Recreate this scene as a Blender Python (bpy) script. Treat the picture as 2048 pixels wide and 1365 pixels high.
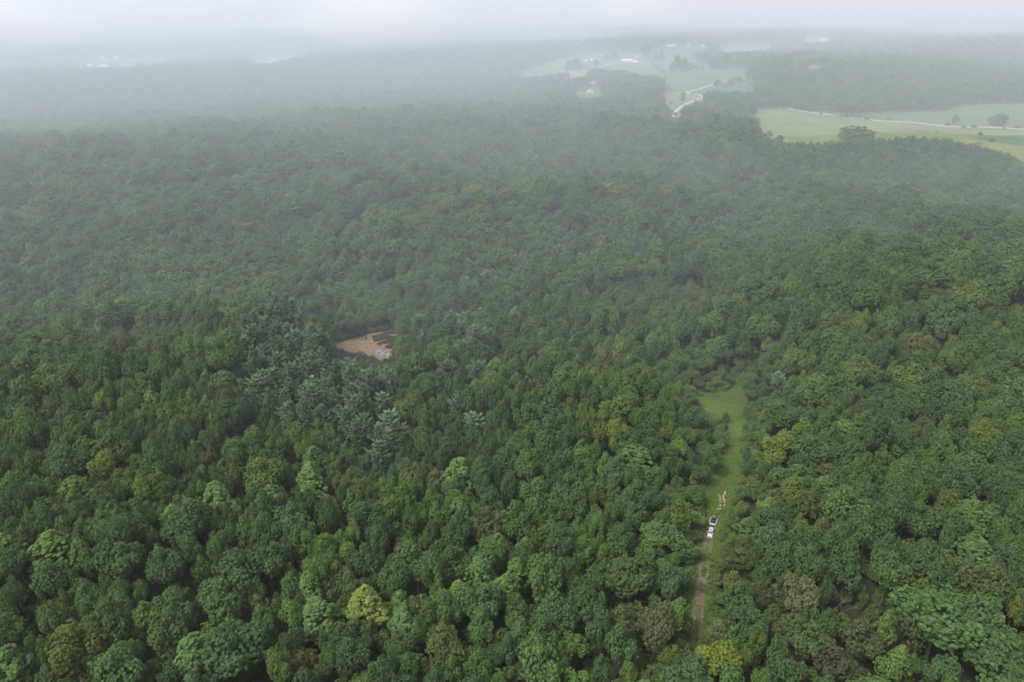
import bpy, bmesh, math, random
import numpy as np
from mathutils import Vector, Matrix
from mathutils.geometry import delaunay_2d_cdt

sc = bpy.context.scene
for o in list(bpy.data.objects):
    bpy.data.objects.remove(o)

# ------------------------------------------------------------------ camera
CAM_Z, PITCH, FPX = 145.0, math.radians(25.0), 1462.0        # FPX: focal length in pixels of a 2048 px wide frame
cam_d = bpy.data.cameras.new('camera')
cam_d.sensor_width = 36.0
cam_d.lens = 36.0 * FPX / 2048.0
cam_d.clip_start = 0.5
cam_d.clip_end = 40000.0
cam = bpy.data.objects.new('camera', cam_d)
sc.collection.objects.link(cam)
cam.location = (0, 0, CAM_Z)
cam.rotation_euler = (math.pi / 2 - PITCH, 0, 0)
sc.camera = cam

# ------------------------------------------------------------------ world, sun, exposure
SUN_EL, SUN_AZ = math.radians(56), math.radians(-125)           # azimuth from +Y (view direction) towards +X
world = bpy.data.worlds.new('World')
sc.world = world
world.use_nodes = True
wn = world.node_tree.nodes
wl = world.node_tree.links
wn.clear()
sky = wn.new('ShaderNodeTexSky')
sky.sky_type = 'NISHITA'
sky.sun_disc = False
sky.sun_elevation = SUN_EL
sky.sun_rotation = SUN_AZ
sky.air_density = 1.0
sky.dust_density = 3.0
hs = wn.new('ShaderNodeHueSaturation')                         # overcast: the cloud cover greys the blue sky
hs.inputs['Saturation'].default_value = 0.36
bg = wn.new('ShaderNodeBackground')
bg.inputs['Strength'].default_value = 0.15
wo = wn.new('ShaderNodeOutputWorld')
wl.new(sky.outputs[0], hs.inputs['Color'])
wl.new(hs.outputs[0], bg.inputs['Color'])
wl.new(bg.outputs[0], wo.inputs['Surface'])

sun_d = bpy.data.lights.new('sun', 'SUN')
sun_d.energy = 1.3
sun_d.angle = math.radians(14)
sun_d.color = (1.0, 0.96, 0.9)
sun = bpy.data.objects.new('sun', sun_d)
sc.collection.objects.link(sun)
sdir = Vector((math.sin(SUN_AZ) * math.cos(SUN_EL), math.cos(SUN_AZ) * math.cos(SUN_EL), math.sin(SUN_EL)))
sun.rotation_euler = sdir.to_track_quat('Z', 'Y').to_euler()
sun.location = (0, 0, 400)

sc.view_settings.view_transform = 'Standard'
sc.view_settings.look = 'None'
sc.view_settings.exposure = 0.93
sc.view_settings.gamma = 1.0
sc.view_settings.use_curve_mapping = False

sc.render.engine = 'CYCLES'
cy = sc.cycles
cy.max_bounces = 6
cy.diffuse_bounces = 2
cy.glossy_bounces = 1
cy.transmission_bounces = 3
cy.volume_bounces = 2
cy.transparent_max_bounces = 4
cy.caustics_reflective = False
cy.caustics_refractive = False
cy.use_denoising = True
cy.denoiser = 'OPENIMAGEDENOISE'
cy.denoising_input_passes = 'RGB_ALBEDO_NORMAL'
cy.use_adaptive_sampling = False
cy.adaptive_threshold = 0.01

HAZE_DENSITY = 0.00010
MIST_DENSITY = 0.00104

# ------------------------------------------------------------------ projection helpers (2048 x 1365 pixel frame)
CAM = np.array([0.0, 0.0, CAM_Z])
FWD = np.array([0.0, math.cos(PITCH), -math.sin(PITCH)])
UPV = np.array([0.0, math.sin(PITCH), math.cos(PITCH)])


def project(P):
    d = np.asarray(P, float) - CAM
    dep = d @ FWD
    return 1024 + FPX * d[..., 0] / dep, 682.5 - FPX * (d @ UPV) / dep, dep


def ray(px, py):
    v = np.array([(px - 1024) / FPX, 0, 0]) + FWD + UPV * (682.5 - py) / FPX
    return v


def flat_point(px, py):
    v = ray(px, py)
    t = -CAM_Z / min(v[2], -0.004)
    return CAM + v * t


def sm(a, b, x):
    t = np.clip((x - a) / (b - a), 0, 1)
    return t * t * (3 - 2 * t)


# ------------------------------------------------------------------ terrain
HILLS = []
for px, py, amp, sx, sy in [
    (330, 800, 13, 80, 52), (560, 720, 5, 40, 40), (1270, 880, 7, 36, 34), (1930, 640, 24, 130, 120), (1880, 315, 24, 210, 90),
    (200, 400, 20, 260, 150), (900, 290, 13, 260, 180), (300, 610, -5, 160, 40), (720, 660, -7, 60, 60), (1150, 560, -3, 110, 60),
    (1480, 480, -6, 40, 120), (1760, 560, -7, 30, 50), (90, 1150, 7, 50, 40), (1850, 1200, 8, 45, 40), (800, 950, -5, 40, 30),
    (1000, 470, 7, 90, 60), (1300, 450, 6, 120, 60), (1620, 1000, 5, 40, 40), (640, 1180, 4, 30, 25), (1740, 720, 6, 60, 40),
]:
    p = flat_point(px, py)
    HILLS.append((p[0], p[1], amp, sx, sy))


def terrain0(x, y):
    x = np.asarray(x, float)
    y = np.asarray(y, float)
    d = np.hypot(x, y)
    z = np.zeros(np.broadcast(x, y).shape)
    for hx, hy, a, sx, sy in HILLS:
        z = z + a * np.exp(-((x - hx) / sx) ** 2 - ((y - hy) / sy) ** 2)
    n = 1.6 * np.sin(x / 23 + 1.3 * np.sin(y / 47)) * np.cos(y / 29 + 0.8) + 1.1 * np.sin((x + y) / 37 + 2.0) + 0.9 * np.sin((x * .6 - y) / 19 + .5)
    near = 1 - sm(900, 1500, d)
    far = 6 * np.sin(x / 310 + 1.1) * np.cos(y / 370 + .4) + 4 * np.sin((x - y) / 190 + .7)
    return z + n * near + far * sm(500, 1800, d) * (1 - sm(6000, 9000, d))


def poly_sd(x, y, poly):
    """signed distance to a polygon, negative inside"""
    x = np.asarray(x, float)
    y = np.asarray(y, float)
    best = np.full(x.shape, 1e18)
    inside = np.zeros(x.shape, bool)
    n = len(poly)
    for i in range(n):
        x0, y0 = poly[i]
        x1, y1 = poly[(i + 1) % n]
        dx, dy = x1 - x0, y1 - y0
        t = np.clip(((x - x0) * dx + (y - y0) * dy) / (dx * dx + dy * dy + 1e-12), 0, 1)
        best = np.minimum(best, (x - x0 - t * dx) ** 2 + (y - y0 - t * dy) ** 2)
        c = ((y0 > y) != (y1 > y)) & (x < (x1 - x0) * (y - y0) / ((y1 - y0) if y1 != y0 else 1e-12) + x0)
        inside ^= c
    s = np.sqrt(best)
    return np.where(inside, -s, s)


def in_poly(x, y, poly):
    x = np.asarray(x, float)
    y = np.asarray(y, float)
    inside = np.zeros(x.shape, bool)
    n = len(poly)
    for i in range(n):
        x0, y0 = poly[i]
        x1, y1 = poly[(i + 1) % n]
        if y0 == y1:
            continue
        inside ^= ((y0 > y) != (y1 > y)) & (x < (x1 - x0) * (y - y0) / (y1 - y0) + x0)
    return inside


POND = None


def terrain(x, y):
    z = terrain0(x, y)
    if POND is not None:
        x = np.asarray(x, float)
        y = np.asarray(y, float)
        s = poly_sd(x, y, POND['poly'])
        w = 1 - sm(0.0, 16.0, s)
        z = z * (1 - w) + (POND['z'] + np.clip(s, -2.0, 16) * 0.35) * w
    return z


def at(px, py, h=0.0):
    """the point of the land (h metres above it) seen at a pixel"""
    v = ray(px, py)
    v[2] = min(v[2], -0.012)
    z = h
    for _ in range(40):
        t = (z - CAM_Z) / v[2]
        p = CAM + v * t
        z = 0.5 * z + 0.5 * (float(terrain(p[0], p[1])) + h)
    t = (z - CAM_Z) / v[2]
    p = CAM + v * t
    return np.array([p[0], p[1], float(terrain(p[0], p[1])) + h])


POND_PX = [(661, 693), (672, 687), (700, 680), (735, 670), (762, 666), (784, 662), (792, 668), (790, 682), (784, 700), (782, 716),
           (768, 724), (752, 720), (735, 714), (715, 712), (695, 709), (676, 702)]
_c = at(725, 692)
_pz = float(_c[2]) - 1.0


def at_plane(px, py, z):
    v = ray(px, py)
    t = (z - CAM_Z) / v[2]
    p = CAM + v * t
    return p


POND = {'poly': [tuple(at_plane(a, b, _pz)[:2]) for a, b in POND_PX], 'z': _pz}

# ------------------------------------------------------------------ materials
MATS = {}


def nmat(name):
    m = bpy.data.materials.new(name)
    m.use_nodes = True
    nt = m.node_tree
    b = nt.nodes.get('Principled BSDF')
    MATS[name] = m
    return m, nt, b


def simple(name, col, rough=0.7, spec=0.3, var=0.12, scale=3.0, metal=0.0):
    """plain colour broken up by noise"""
    m, nt, b = nmat(name)
    no = nt.nodes.new('ShaderNodeTexNoise')
    no.inputs['Scale'].default_value = scale
    no.inputs['Detail'].default_value = 4
    tc = nt.nodes.new('ShaderNodeTexCoord')
    nt.links.new(tc.outputs['Object'], no.inputs['Vector'])
    mx = nt.nodes.new('ShaderNodeMixRGB')
    mx.inputs[1].default_value = (*[c * (1 - var) for c in col], 1)
    mx.inputs[2].default_value = (*[min(1, c * (1 + var)) for c in col], 1)
    nt.links.new(no.outputs['Fac'], mx.inputs['Fac'])
    nt.links.new(mx.outputs[0], b.inputs['Base Color'])
    b.inputs['Roughness'].default_value = rough
    b.inputs['Specular IOR Level'].default_value = spec
    b.inputs['Metallic'].default_value = metal
    return m


def ramp(nt, src, stops):
    r = nt.nodes.new('ShaderNodeValToRGB')
    el = r.color_ramp.elements
    while len(el) < len(stops):
        el.new(0.5)
    for e, (p, c) in zip(el, stops):
        e.position = p
        e.color = (*c, 1)
    nt.links.new(src, r.inputs['Fac'])
    return r


def ground_mat(name, stops, scale, detail=6.0, rough=0.95, bump=0.0, scale2=None, stretch=None):
    m, nt, b = nmat(name)
    tc = nt.nodes.new('ShaderNodeTexCoord')
    vec = tc.outputs['Object']
    if stretch:
        mp = nt.nodes.new('ShaderNodeMapping')
        mp.inputs['Scale'].default_value = stretch[:3]
        mp.inputs['Rotation'].default_value = (0, 0, stretch[3])
        nt.links.new(vec, mp.inputs['Vector'])
        vec = mp.outputs['Vector']
    no = nt.nodes.new('ShaderNodeTexNoise')
    no.inputs['Scale'].default_value = scale
    no.inputs['Detail'].default_value = detail
    no.inputs['Roughness'].default_value = 0.62
    nt.links.new(vec, no.inputs['Vector'])
    src = no.outputs['Fac']
    if scale2:
        n2 = nt.nodes.new('ShaderNodeTexNoise')
        n2.inputs['Scale'].default_value = scale2
        n2.inputs['Detail'].default_value = 4
        nt.links.new(tc.outputs['Object'], n2.inputs['Vector'])
        mm = nt.nodes.new('ShaderNodeMixRGB')
        mm.inputs['Fac'].default_value = 0.5
        nt.links.new(src, mm.inputs[1])
        nt.links.new(n2.outputs['Fac'], mm.inputs[2])
        src = mm.outputs[0]
    r = ramp(nt, src, stops)
    nt.links.new(r.outputs[0], b.inputs['Base Color'])
    b.inputs['Roughness'].default_value = rough
    b.inputs['Specular IOR Level'].default_value = 0.1
    if bump:
        bp = nt.nodes.new('ShaderNodeBump')
        bp.inputs['Strength'].default_value = 0.8
        bp.inputs['Distance'].default_value = bump
        nt.links.new(no.outputs['Fac'], bp.inputs['Height'])
        nt.links.new(bp.outputs[0], b.inputs['Normal'])
    return m


M_FLOOR = ground_mat('forest_floor', [(0.3, (0.020, 0.026, 0.012)), (0.5, (0.032, 0.040, 0.018)), (0.7, (0.050, 0.046, 0.028))], 0.35, scale2=0.02)
M_MEADOW = ground_mat('meadow_grass', [(0.3, (0.05, 0.086, 0.022)), (0.5, (0.072, 0.112, 0.03)), (0.72, (0.10, 0.12, 0.045))], 0.9, scale2=0.09, bump=0.2)
M_FIELD = ground_mat('field_grass', [(0.38, (0.070, 0.105, 0.020)), (0.5, (0.105, 0.138, 0.024)), (0.62, (0.17, 0.17, 0.05))], 0.09, scale2=0.025, stretch=(1.0, 0.25, 1, 0.25))
M_PASTURE = ground_mat('pasture_grass', [(0.38, (0.060, 0.09, 0.022)), (0.5, (0.082, 0.114, 0.028)), (0.62, (0.118, 0.128, 0.045))], 0.02, scale2=0.008, stretch=(1.0, 0.25, 1, 0.2))
M_CROP = ground_mat('green_crop', [(0.38, (0.038, 0.09, 0.032)), (0.6, (0.055, 0.112, 0.042))], 0.02)
M_HAY = ground_mat('dry_field', [(0.3, (0.20, 0.20, 0.10)), (0.6, (0.29, 0.25, 0.15))], 0.02, stretch=(1, 0.2, 1, 0.2))
M_DIRT = ground_mat('track_dirt', [(0.25, (0.065, 0.050, 0.035)), (0.5, (0.125, 0.092, 0.064)), (0.75, (0.21, 0.16, 0.115))], 1.1, bump=0.06)
M_MUD = ground_mat('pale_mud', [(0.3, (0.19, 0.142, 0.09)), (0.6, (0.31, 0.24, 0.16))], 1.3)
M_GRAVEL = ground_mat('gravel', [(0.3, (0.42, 0.375, 0.33)), (0.7, (0.55, 0.50, 0.45))], 0.5)
M_BANK = ground_mat('bank_soil', [(0.3, (0.10, 0.075, 0.05)), (0.7, (0.17, 0.12, 0.08))], 0.8)

# leaves: the tree's own colour comes from its 'tint' property, each leaf spray varies a little round it


def leaf_mat(name, rough=0.6, spec=0.16, trans=0.28):
    m, nt, b = nmat(name)
    out = nt.nodes.get('Material Output')
    at_ = nt.nodes.new('ShaderNodeAttribute')
    at_.attribute_type = 'INSTANCER'
    at_.attribute_name = 'tint'
    lv = nt.nodes.new('ShaderNodeAttribute')
    lv.attribute_type = 'GEOMETRY'
    lv.attribute_name = 'leaf_tone'
    mr = nt.nodes.new('ShaderNodeMapRange')
    mr.inputs['From Min'].default_value = 0
    mr.inputs['From Max'].default_value = 1
    mr.inputs['To Min'].default_value = 0.62
    mr.inputs['To Max'].default_value = 1.42
    nt.links.new(lv.outputs['Fac'], mr.inputs['Value'])
    hsv = nt.nodes.new('ShaderNodeHueSaturation')
    nt.links.new(at_.outputs['Color'], hsv.inputs['Color'])
    nt.links.new(mr.outputs[0], hsv.inputs['Value'])
    mh = nt.nodes.new('ShaderNodeMapRange')
    mh.inputs['To Min'].default_value = 0.515
    mh.inputs['To Max'].default_value = 0.485
    nt.links.new(lv.outputs['Fac'], mh.inputs['Value'])
    nt.links.new(mh.outputs[0], hsv.inputs['Hue'])
    nt.links.new(hsv.outputs[0], b.inputs['Base Color'])
    b.inputs['Roughness'].default_value = rough
    b.inputs['Specular IOR Level'].default_value = spec
    tr = nt.nodes.new('ShaderNodeBsdfTranslucent')
    nt.links.new(hsv.outputs[0], tr.inputs['Color'])
    mx = nt.nodes.new('ShaderNodeMixShader')
    mx.inputs['Fac'].default_value = trans
    nt.links.new(b.outputs[0], mx.inputs[1])
    nt.links.new(tr.outputs[0], mx.inputs[2])
    nt.links.new(mx.outputs[0], out.inputs['Surface'])
    return m


M_LEAF = leaf_mat('broad_leaf')
M_NEEDLE = leaf_mat('pine_needle', 0.7, 0.1, 0.15)
M_BARK = simple('bark', (0.10, 0.085, 0.07), 0.9, 0.1, 0.4, 2.0)
M_DEAD = simple('bleached_wood', (0.20, 0.185, 0.17), 0.9, 0.1, 0.25, 1.5)
M_BLACKWOOD = simple('wet_dark_wood', (0.03, 0.025, 0.022), 0.8, 0.2, 0.3, 2.0)

# ------------------------------------------------------------------ object helpers
COL = sc.collection


def mesh_np(name, verts, faces_idx, nper, mats, mat_idx=None, tone=None, smooth=False):
    """mesh from a vertex array and a flat array of polygon corners, nper corners each (an int or an array)"""
    me = bpy.data.meshes.new(name)
    verts = np.asarray(verts, np.float32)
    fi = np.asarray(faces_idx, np.int32).ravel()
    me.vertices.add(len(verts))
    me.vertices.foreach_set('co', verts.ravel())
    if np.isscalar(nper):
        nper = np.full(len(fi) // nper, nper, np.int32)
    nper = np.asarray(nper, np.int32)
    st = np.concatenate([[0], np.cumsum(nper)[:-1]]).astype(np.int32)
    me.loops.add(len(fi))
    me.loops.foreach_set('vertex_index', fi)
    me.polygons.add(len(nper))
    me.polygons.foreach_set('loop_start', st)
    if mat_idx is not None:
        me.polygons.foreach_set('material_index', np.asarray(mat_idx, np.int32))
    if smooth:
        me.polygons.foreach_set('use_smooth', np.ones(len(nper), bool))
    for m in mats:
        me.materials.append(m)
    if tone is not None:
        a = me.attributes.new('leaf_tone', 'FLOAT', 'POINT')
        a.data.foreach_set('value', np.asarray(tone, np.float32))
    me.update(calc_edges=True)
    return me


def link(name, data, parent=None, loc=None, rot=None):
    o = bpy.data.objects.new(name, data)
    COL.objects.link(o)
    if parent is not None:
        o.parent = parent
    if loc is not None:
        o.location = loc
    if rot is not None:
        o.rotation_euler = rot
    return o


def tag(o, label, cat, group=None):
    o['label'] = label
    o['category'] = cat
    if group:
        o['group'] = group
    return o


def thing(name, label, cat, loc=(0, 0, 0), rotz=0.0, group=None):
    o = bpy.data.objects.new(name, None)
    COL.objects.link(o)
    o.empty_display_size = 0.5
    o.location = loc
    o.rotation_euler = (0, 0, rotz)
    return tag(o, label, cat, group)


def structure(o):
    o['kind'] = 'structure'
    return o


def stuff(o, label, cat):
    o['kind'] = 'stuff'
    return tag(o, label, cat)


# ------------------------------------------------------------------ the land
def build_ground():
    ang = np.concatenate([np.arange(-52, 52, 0.5), np.arange(52, 308, 2.0)])
    ang = np.radians(ang)
    rad = [50.0]
    while rad[-1] < 12000:
        rad.append(rad[-1] * 1.0125)
    rad = np.array(rad)
    A, R = np.meshgrid(ang, rad)
    X, Y = R * np.sin(A), R * np.cos(A)
    Z = terrain(X, Y)
    nr, na = X.shape
    V = np.stack([X, Y, Z], -1).reshape(-1, 3)
    V = np.vstack([V, [[0, 0, float(terrain(0, 0))]]])
    i, j = np.meshgrid(np.arange(nr - 1), np.arange(na), indexing='ij')
    j2 = (j + 1) % na
    Q = np.stack([i * na + j, i * na + j2, (i + 1) * na + j2, (i + 1) * na + j], -1).reshape(-1, 4)
    Q = Q[:, ::-1]
    jj = np.arange(na)
    T = np.stack([np.full(na, nr * na), (jj + 1) % na, jj], -1)
    fi = np.concatenate([Q.ravel(), T.ravel()])
    nper = np.concatenate([np.full(len(Q), 4), np.full(len(T), 3)])
    me = mesh_np('ground', V, fi, nper, [M_FLOOR], smooth=True)
    structure(link('ground', me))


build_ground()


def sheet(name, pts_xy, mat, lift, step, zfun=None, kind='structure'):
    """a sheet of ground cover following the land inside a polygon"""
    P = [Vector((float(a), float(b))) for a, b in pts_xy]
    # subdivide the outline
    out = []
    for i in range(len(P)):
        a, b = P[i], P[(i + 1) % len(P)]
        n = max(1, int((b - a).length / step))
        for k in range(n):
            out.append(a.lerp(b, k / n))
    xs = [p.x for p in out]
    ys = [p.y for p in out]
    gx, gy = np.meshgrid(np.arange(min(xs), max(xs), step), np.arange(min(ys), max(ys), step))
    gx, gy = gx.ravel(), gy.ravel()
    poly = [(p.x, p.y) for p in out]
    k = poly_sd(gx, gy, [(p.x, p.y) for p in P]) < -step * 0.35
    n = len(out)
    vs = out + [Vector((float(a), float(b))) for a, b in zip(gx[k], gy[k])]
    ed = [(i, (i + 1) % n) for i in range(n)]
    r = delaunay_2d_cdt(vs, ed, [list(range(n))], 1, 1e-4)
    v2 = np.array([(p.x, p.y) for p in r[0]])
    z = (zfun or terrain)(v2[:, 0], v2[:, 1]) + lift
    V = np.column_stack([v2, z])
    fi, nper = [], []
    for f in r[2]:
        f = list(f)
        a, b, c = (v2[f[0]], v2[f[1]], v2[f[2]])
        if (b[0] - a[0]) * (c[1] - a[1]) - (b[1] - a[1]) * (c[0] - a[0]) < 0:
            f.reverse()
        fi += f
        nper.append(len(f))
    me = mesh_np(name, V, fi, np.array(nper), [mat], smooth=True)
    o = link(name, me)
    if kind:
        o['kind'] = kind
    return o


def px_poly(px):
    return [tuple(at(a, b)[:2]) for a, b in px]


def strip(name, px_path, width, mat, lift, step=3.0, side=0.0, wob=0.0, seed=0, world=None):
    """a band of ground following a path (pixels on the land), at a sideways offset"""
    rng = random.Random(seed)
    P = world if world is not None else [at(a, b)[:2] for a, b in px_path]
    D = [np.asarray(P[0])]
    for a, b in zip(P[:-1], P[1:]):
        a, b = np.asarray(a), np.asarray(b)
        n = max(1, int(np.linalg.norm(b - a) / step))
        for k in range(1, n + 1):
            D.append(a + (b - a) * k / n)
    D = np.array(D)
    for _ in range(2):
        D[1:-1] = 0.25 * D[:-2] + 0.5 * D[1:-1] + 0.25 * D[2:]
    T = np.gradient(D, axis=0)
    T /= np.linalg.norm(T, axis=1)[:, None] + 1e-9
    N = np.column_stack([-T[:, 1], T[:, 0]])
    rows = []
    for i in range(len(D)):
        w = width * (1 + wob * (rng.random() - .5)) / 2
        s = side + wob * 0.3 * width * (rng.random() - .5)
        for u in (-1, 0, 1):
            q = D[i] + N[i] * (s + u * w)
            rows.append((q[0], q[1]))
    rows = np.array(rows)
    z = terrain(rows[:, 0], rows[:, 1]) + lift
    V = np.column_stack([rows, z])
    fi = []
    for i in range(len(D) - 1):
        for k in range(2):
            a = i * 3 + k
            fi += [a, a + 3, a + 4, a + 1]
    fi = np.array(fi).reshape(-1, 4)
    # keep faces upward
    a, b, c = V[fi[0][0]], V[fi[0][1]], V[fi[0][2]]
    if np.cross(b - a, c - a)[2] < 0:
        fi = fi[:, ::-1]
    o = link(name, mesh_np(name, V, fi, 4, [mat], smooth=True))
    return structure(o), D


def offset_poly(P, d):
    out = []
    n = len(P)
    A = sum(P[i][0] * P[(i + 1) % n][1] - P[(i + 1) % n][0] * P[i][1] for i in range(n))
    sg = 1 if A > 0 else -1
    for i in range(n):
        a, b = np.array(P[i - 1]), np.array(P[(i + 1) % n])
        t = (b - a) / (np.linalg.norm(b - a) + 1e-9)
        out.append((P[i][0] + sg * t[1] * d, P[i][1] - sg * t[0] * d))
    return out


# open places of the picture, as outlines on the land
OPEN = {
    'field_right': [(1506, 222), (1552, 217), (1700, 238), (2048, 262), (2110, 265), (2110, 340), (2048, 321), (1985, 293), (1860, 270), (1740, 274), (1685, 281), (1560, 282), (1530, 266), (1510, 241)],
    'field_upper': [(1600, 222), (1700, 229), (1760, 227), (1850, 222), (1880, 226), (1925, 212), (2048, 208), (2110, 208), (2110, 263), (2048, 260), (1850, 249), (1700, 235)],
    'field_mid': [(1325, 154), (1340, 149), (1400, 143), (1465, 138), (1500, 140), (1496, 160), (1500, 175), (1524, 186), (1490, 183), (1440, 180), (1400, 184), (1375, 187), (1345, 181), (1335, 166)],
    'field_drive': [(1322, 180), (1370, 188), (1402, 190), (1410, 197), (1382, 207), (1366, 216), (1356, 236), (1342, 236), (1338, 215), (1330, 195)],
    'farm_pasture': [(1108, 121), (1165, 107), (1240, 105), (1300, 109), (1308, 125), (1330, 150), (1290, 150), (1250, 141), (1195, 137), (1165, 132), (1130, 129)],
    'farm_pasture_upper': [(1297, 107), (1335, 96), (1400, 94), (1430, 97), (1396, 104), (1378, 112), (1400, 128), (1432, 138), (1370, 147), (1330, 150), (1306, 128)],
    'farm_pasture_far': [(1430, 97), (1480, 92), (1540, 93), (1535, 100), (1450, 104)],
    'field_left_of_farm': [(1030, 149), (1060, 138), (1110, 122), (1136, 129), (1132, 144), (1080, 151), (1040, 154)],
    'dry_patch': [(1135, 150), (1150, 143), (1178, 141), (1172, 152), (1140, 156)],
    'house_lawn': [(1140, 186), (1172, 182), (1180, 172), (1192, 172), (1200, 180), (1204, 192), (1180, 194), (1150, 192)],
    'farm_left': [(150, 119.5), (265, 119), (390, 121), (330, 125), (200, 126)],
    'farm_left_lower': [(90, 131.5), (180, 129.5), (330, 130), (250, 134), (100, 135)],
    'farm_left_far': [(500, 122), (600, 108), (610, 110), (556, 122), (512, 129)],
    'far_field': [(1608, 77), (1656, 76), (1656, 84), (1608, 84)],
    'woods_gap': [(1590, 132), (1630, 131), (1648, 135), (1630, 139), (1592, 137)],
}
FIELD_MAT = {'field_right': M_FIELD, 'field_upper': M_PASTURE, 'field_mid': M_CROP, 'field_drive': M_FIELD, 'farm_pasture': M_PASTURE, 'farm_pasture_upper': M_CROP,
             'farm_pasture_far': M_PASTURE, 'field_left_of_farm': M_FIELD, 'dry_patch': M_HAY, 'house_lawn': M_FIELD, 'farm_left': M_CROP, 'farm_left_lower': M_CROP,  'farm_left_far': M_CROP, 
             'far_field': M_HAY, 'woods_gap': M_PASTURE}
for fi_, (k, pl) in enumerate(OPEN.items()):
    w = px_poly(pl)
    d = np.mean([math.hypot(*q) for q in w])
    # the ground runs on below the trees that hide its near edge
    if k == 'field_right':        # runs on under the trees of the ridge
        w = px_poly([(a, b + (16 if b > 268 else 0)) for a, b in pl])
    sheet('field', offset_poly(w, 10 if d < 1300 else 16), FIELD_MAT[k], (0.4 if d > 1000 else 0.25) + 0.025 * fi_, max(8.0, d / 70))

CLEARING = [(1390, 800), (1400, 789), (1440, 783), (1462, 776), (1469, 757), (1484, 760), (1489, 800), (1488, 830), (1483, 880), (1479, 930), (1476, 960),
            (1464, 1010), (1450, 1050), (1438, 1085), (1428, 1112), (1424, 1140), (1398, 1140), (1394, 1112), (1398, 1078), (1406, 1050), (1412, 1010), (1420, 972),
            (1438, 940), (1451, 900), (1454, 872), (1448, 846), (1428, 848), (1414, 828), (1402, 815)]
CORRIDOR = [(1398, 1124), (1429, 1124), (1420, 1178), (1410, 1210), (1408, 1318), (1386, 1326), (1381, 1250), (1388, 1180)]
WATERSIDE = [(640, 700), (648, 690), (672, 680), (735, 665), (786, 655), (797, 668), (794, 690), (788, 722), (770, 728), (735, 715), (695, 712), (660, 708)]

wc = px_poly(CLEARING)


sheet('clearing', offset_poly(wc, 3.0), M_MEADOW, 0.06, 2.5)
wcor = px_poly(CORRIDOR)
sheet('track_verge', offset_poly(wcor, 1.5), M_MEADOW, 0.11, 2.0)

TRACK_PX = [(1470, 800), (1469, 850), (1467, 900), (1460, 950), (1448, 1000), (1433, 1040), (1420, 1068), (1416, 1085), (1413, 1105), (1408, 1140), (1401, 1180),
            (1397, 1210), (1394, 1250), (1393, 1300), (1394, 1326)]
TRW = [at(a, b)[:2] for a, b in TRACK_PX]
i0 = 7
strip('dirt_track', None, 0.8, M_DIRT, 0.17, 0.8, 0.85, 0.7, 5, world=TRW[6:])
strip('dirt_track', None, 0.8, M_DIRT, 0.17, 0.8, -0.85, 0.7, 8, world=TRW[6:])
strip('dirt_track', None, 1.2, M_DIRT, 0.15, 0.8, 0.0, 0.9, 3, world=TRW[9:12])
strip('wheel_rut', None, 0.35, M_DIRT, 0.10, 0.8, 0.8, 0.9, 11, world=TRW[1:6])
strip('wheel_rut', None, 0.35, M_DIRT, 0.10, 0.8, -0.8, 0.9, 12, world=TRW[1:6])

# pale mud bared by the wheels
rng = random.Random(4)
MUD = []
for cx, cy_, wx, wy in [(1438, 1019, 5.5, 1.9), (1440.5, 1011.5, 1.9, 2.4), (1449, 1011, 2.1, 2.4), (1448.8, 1003, 2.0, 4.0), (1446.5, 996, 1.5, 6.5), (1450, 988, 1.9, 4.6),
                        (1440, 998, 1.2, 7.5), (1437.5, 991, 0.9, 3.5), (1389.5, 1238, 2.0, 5.0), (1398, 1319, 2.5, 3.0)]:
    n = 14
    pl = []
    for k in range(n):
        a = 2 * math.pi * k / n
        r = 0.7 + 0.55 * rng.random()
        pl.append((cx + wx * r * math.cos(a), cy_ + wy * r * math.sin(a)))
    MUD.append(px_poly(pl))
    sheet('mud_patch', MUD[-1], M_MUD, 0.24, 0.8)


def disc_poly(c, rx, ry, n=18, seed=0, jit=0.25):
    r = random.Random(seed)
    return [(c[0] + rx * (1 + jit * (r.random() - .5)) * math.cos(2 * math.pi * k / n), c[1] + ry * (1 + jit * (r.random() - .5)) * math.sin(2 * math.pi * k / n)) for k in range(n)]


# ------------------------------------------------------------------ ponds
def water_mat(name, col, rough=0.08, spec=0.5, speck=None):
    m, nt, b = nmat(name)
    tc = nt.nodes.new('ShaderNodeTexCoord')
    no = nt.nodes.new('ShaderNodeTexNoise')
    no.inputs['Scale'].default_value = 0.35
    no.inputs['Detail'].default_value = 5
    nt.links.new(tc.outputs['Object'], no.inputs['Vector'])
    r = ramp(nt, no.outputs['Fac'], [(0.3, tuple(c * 0.85 for c in col)), (0.7, tuple(c * 1.15 for c in col))])
    nt.links.new(r.outputs[0], b.inputs['Base Color'])
    b.inputs['Roughness'].default_value = rough
    b.inputs['Specular IOR Level'].default_value = spec
    n2 = nt.nodes.new('ShaderNodeTexNoise')
    n2.inputs['Scale'].default_value = 2.5
    nt.links.new(tc.outputs['Object'], n2.inputs['Vector'])
    bp = nt.nodes.new('ShaderNodeBump')
    bp.inputs['Strength'].default_value = 0.15
    bp.inputs['Distance'].default_value = 0.02
    nt.links.new(n2.outputs['Fac'], bp.inputs['Height'])
    nt.links.new(bp.outputs[0], b.inputs['Normal'])
    return m


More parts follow.
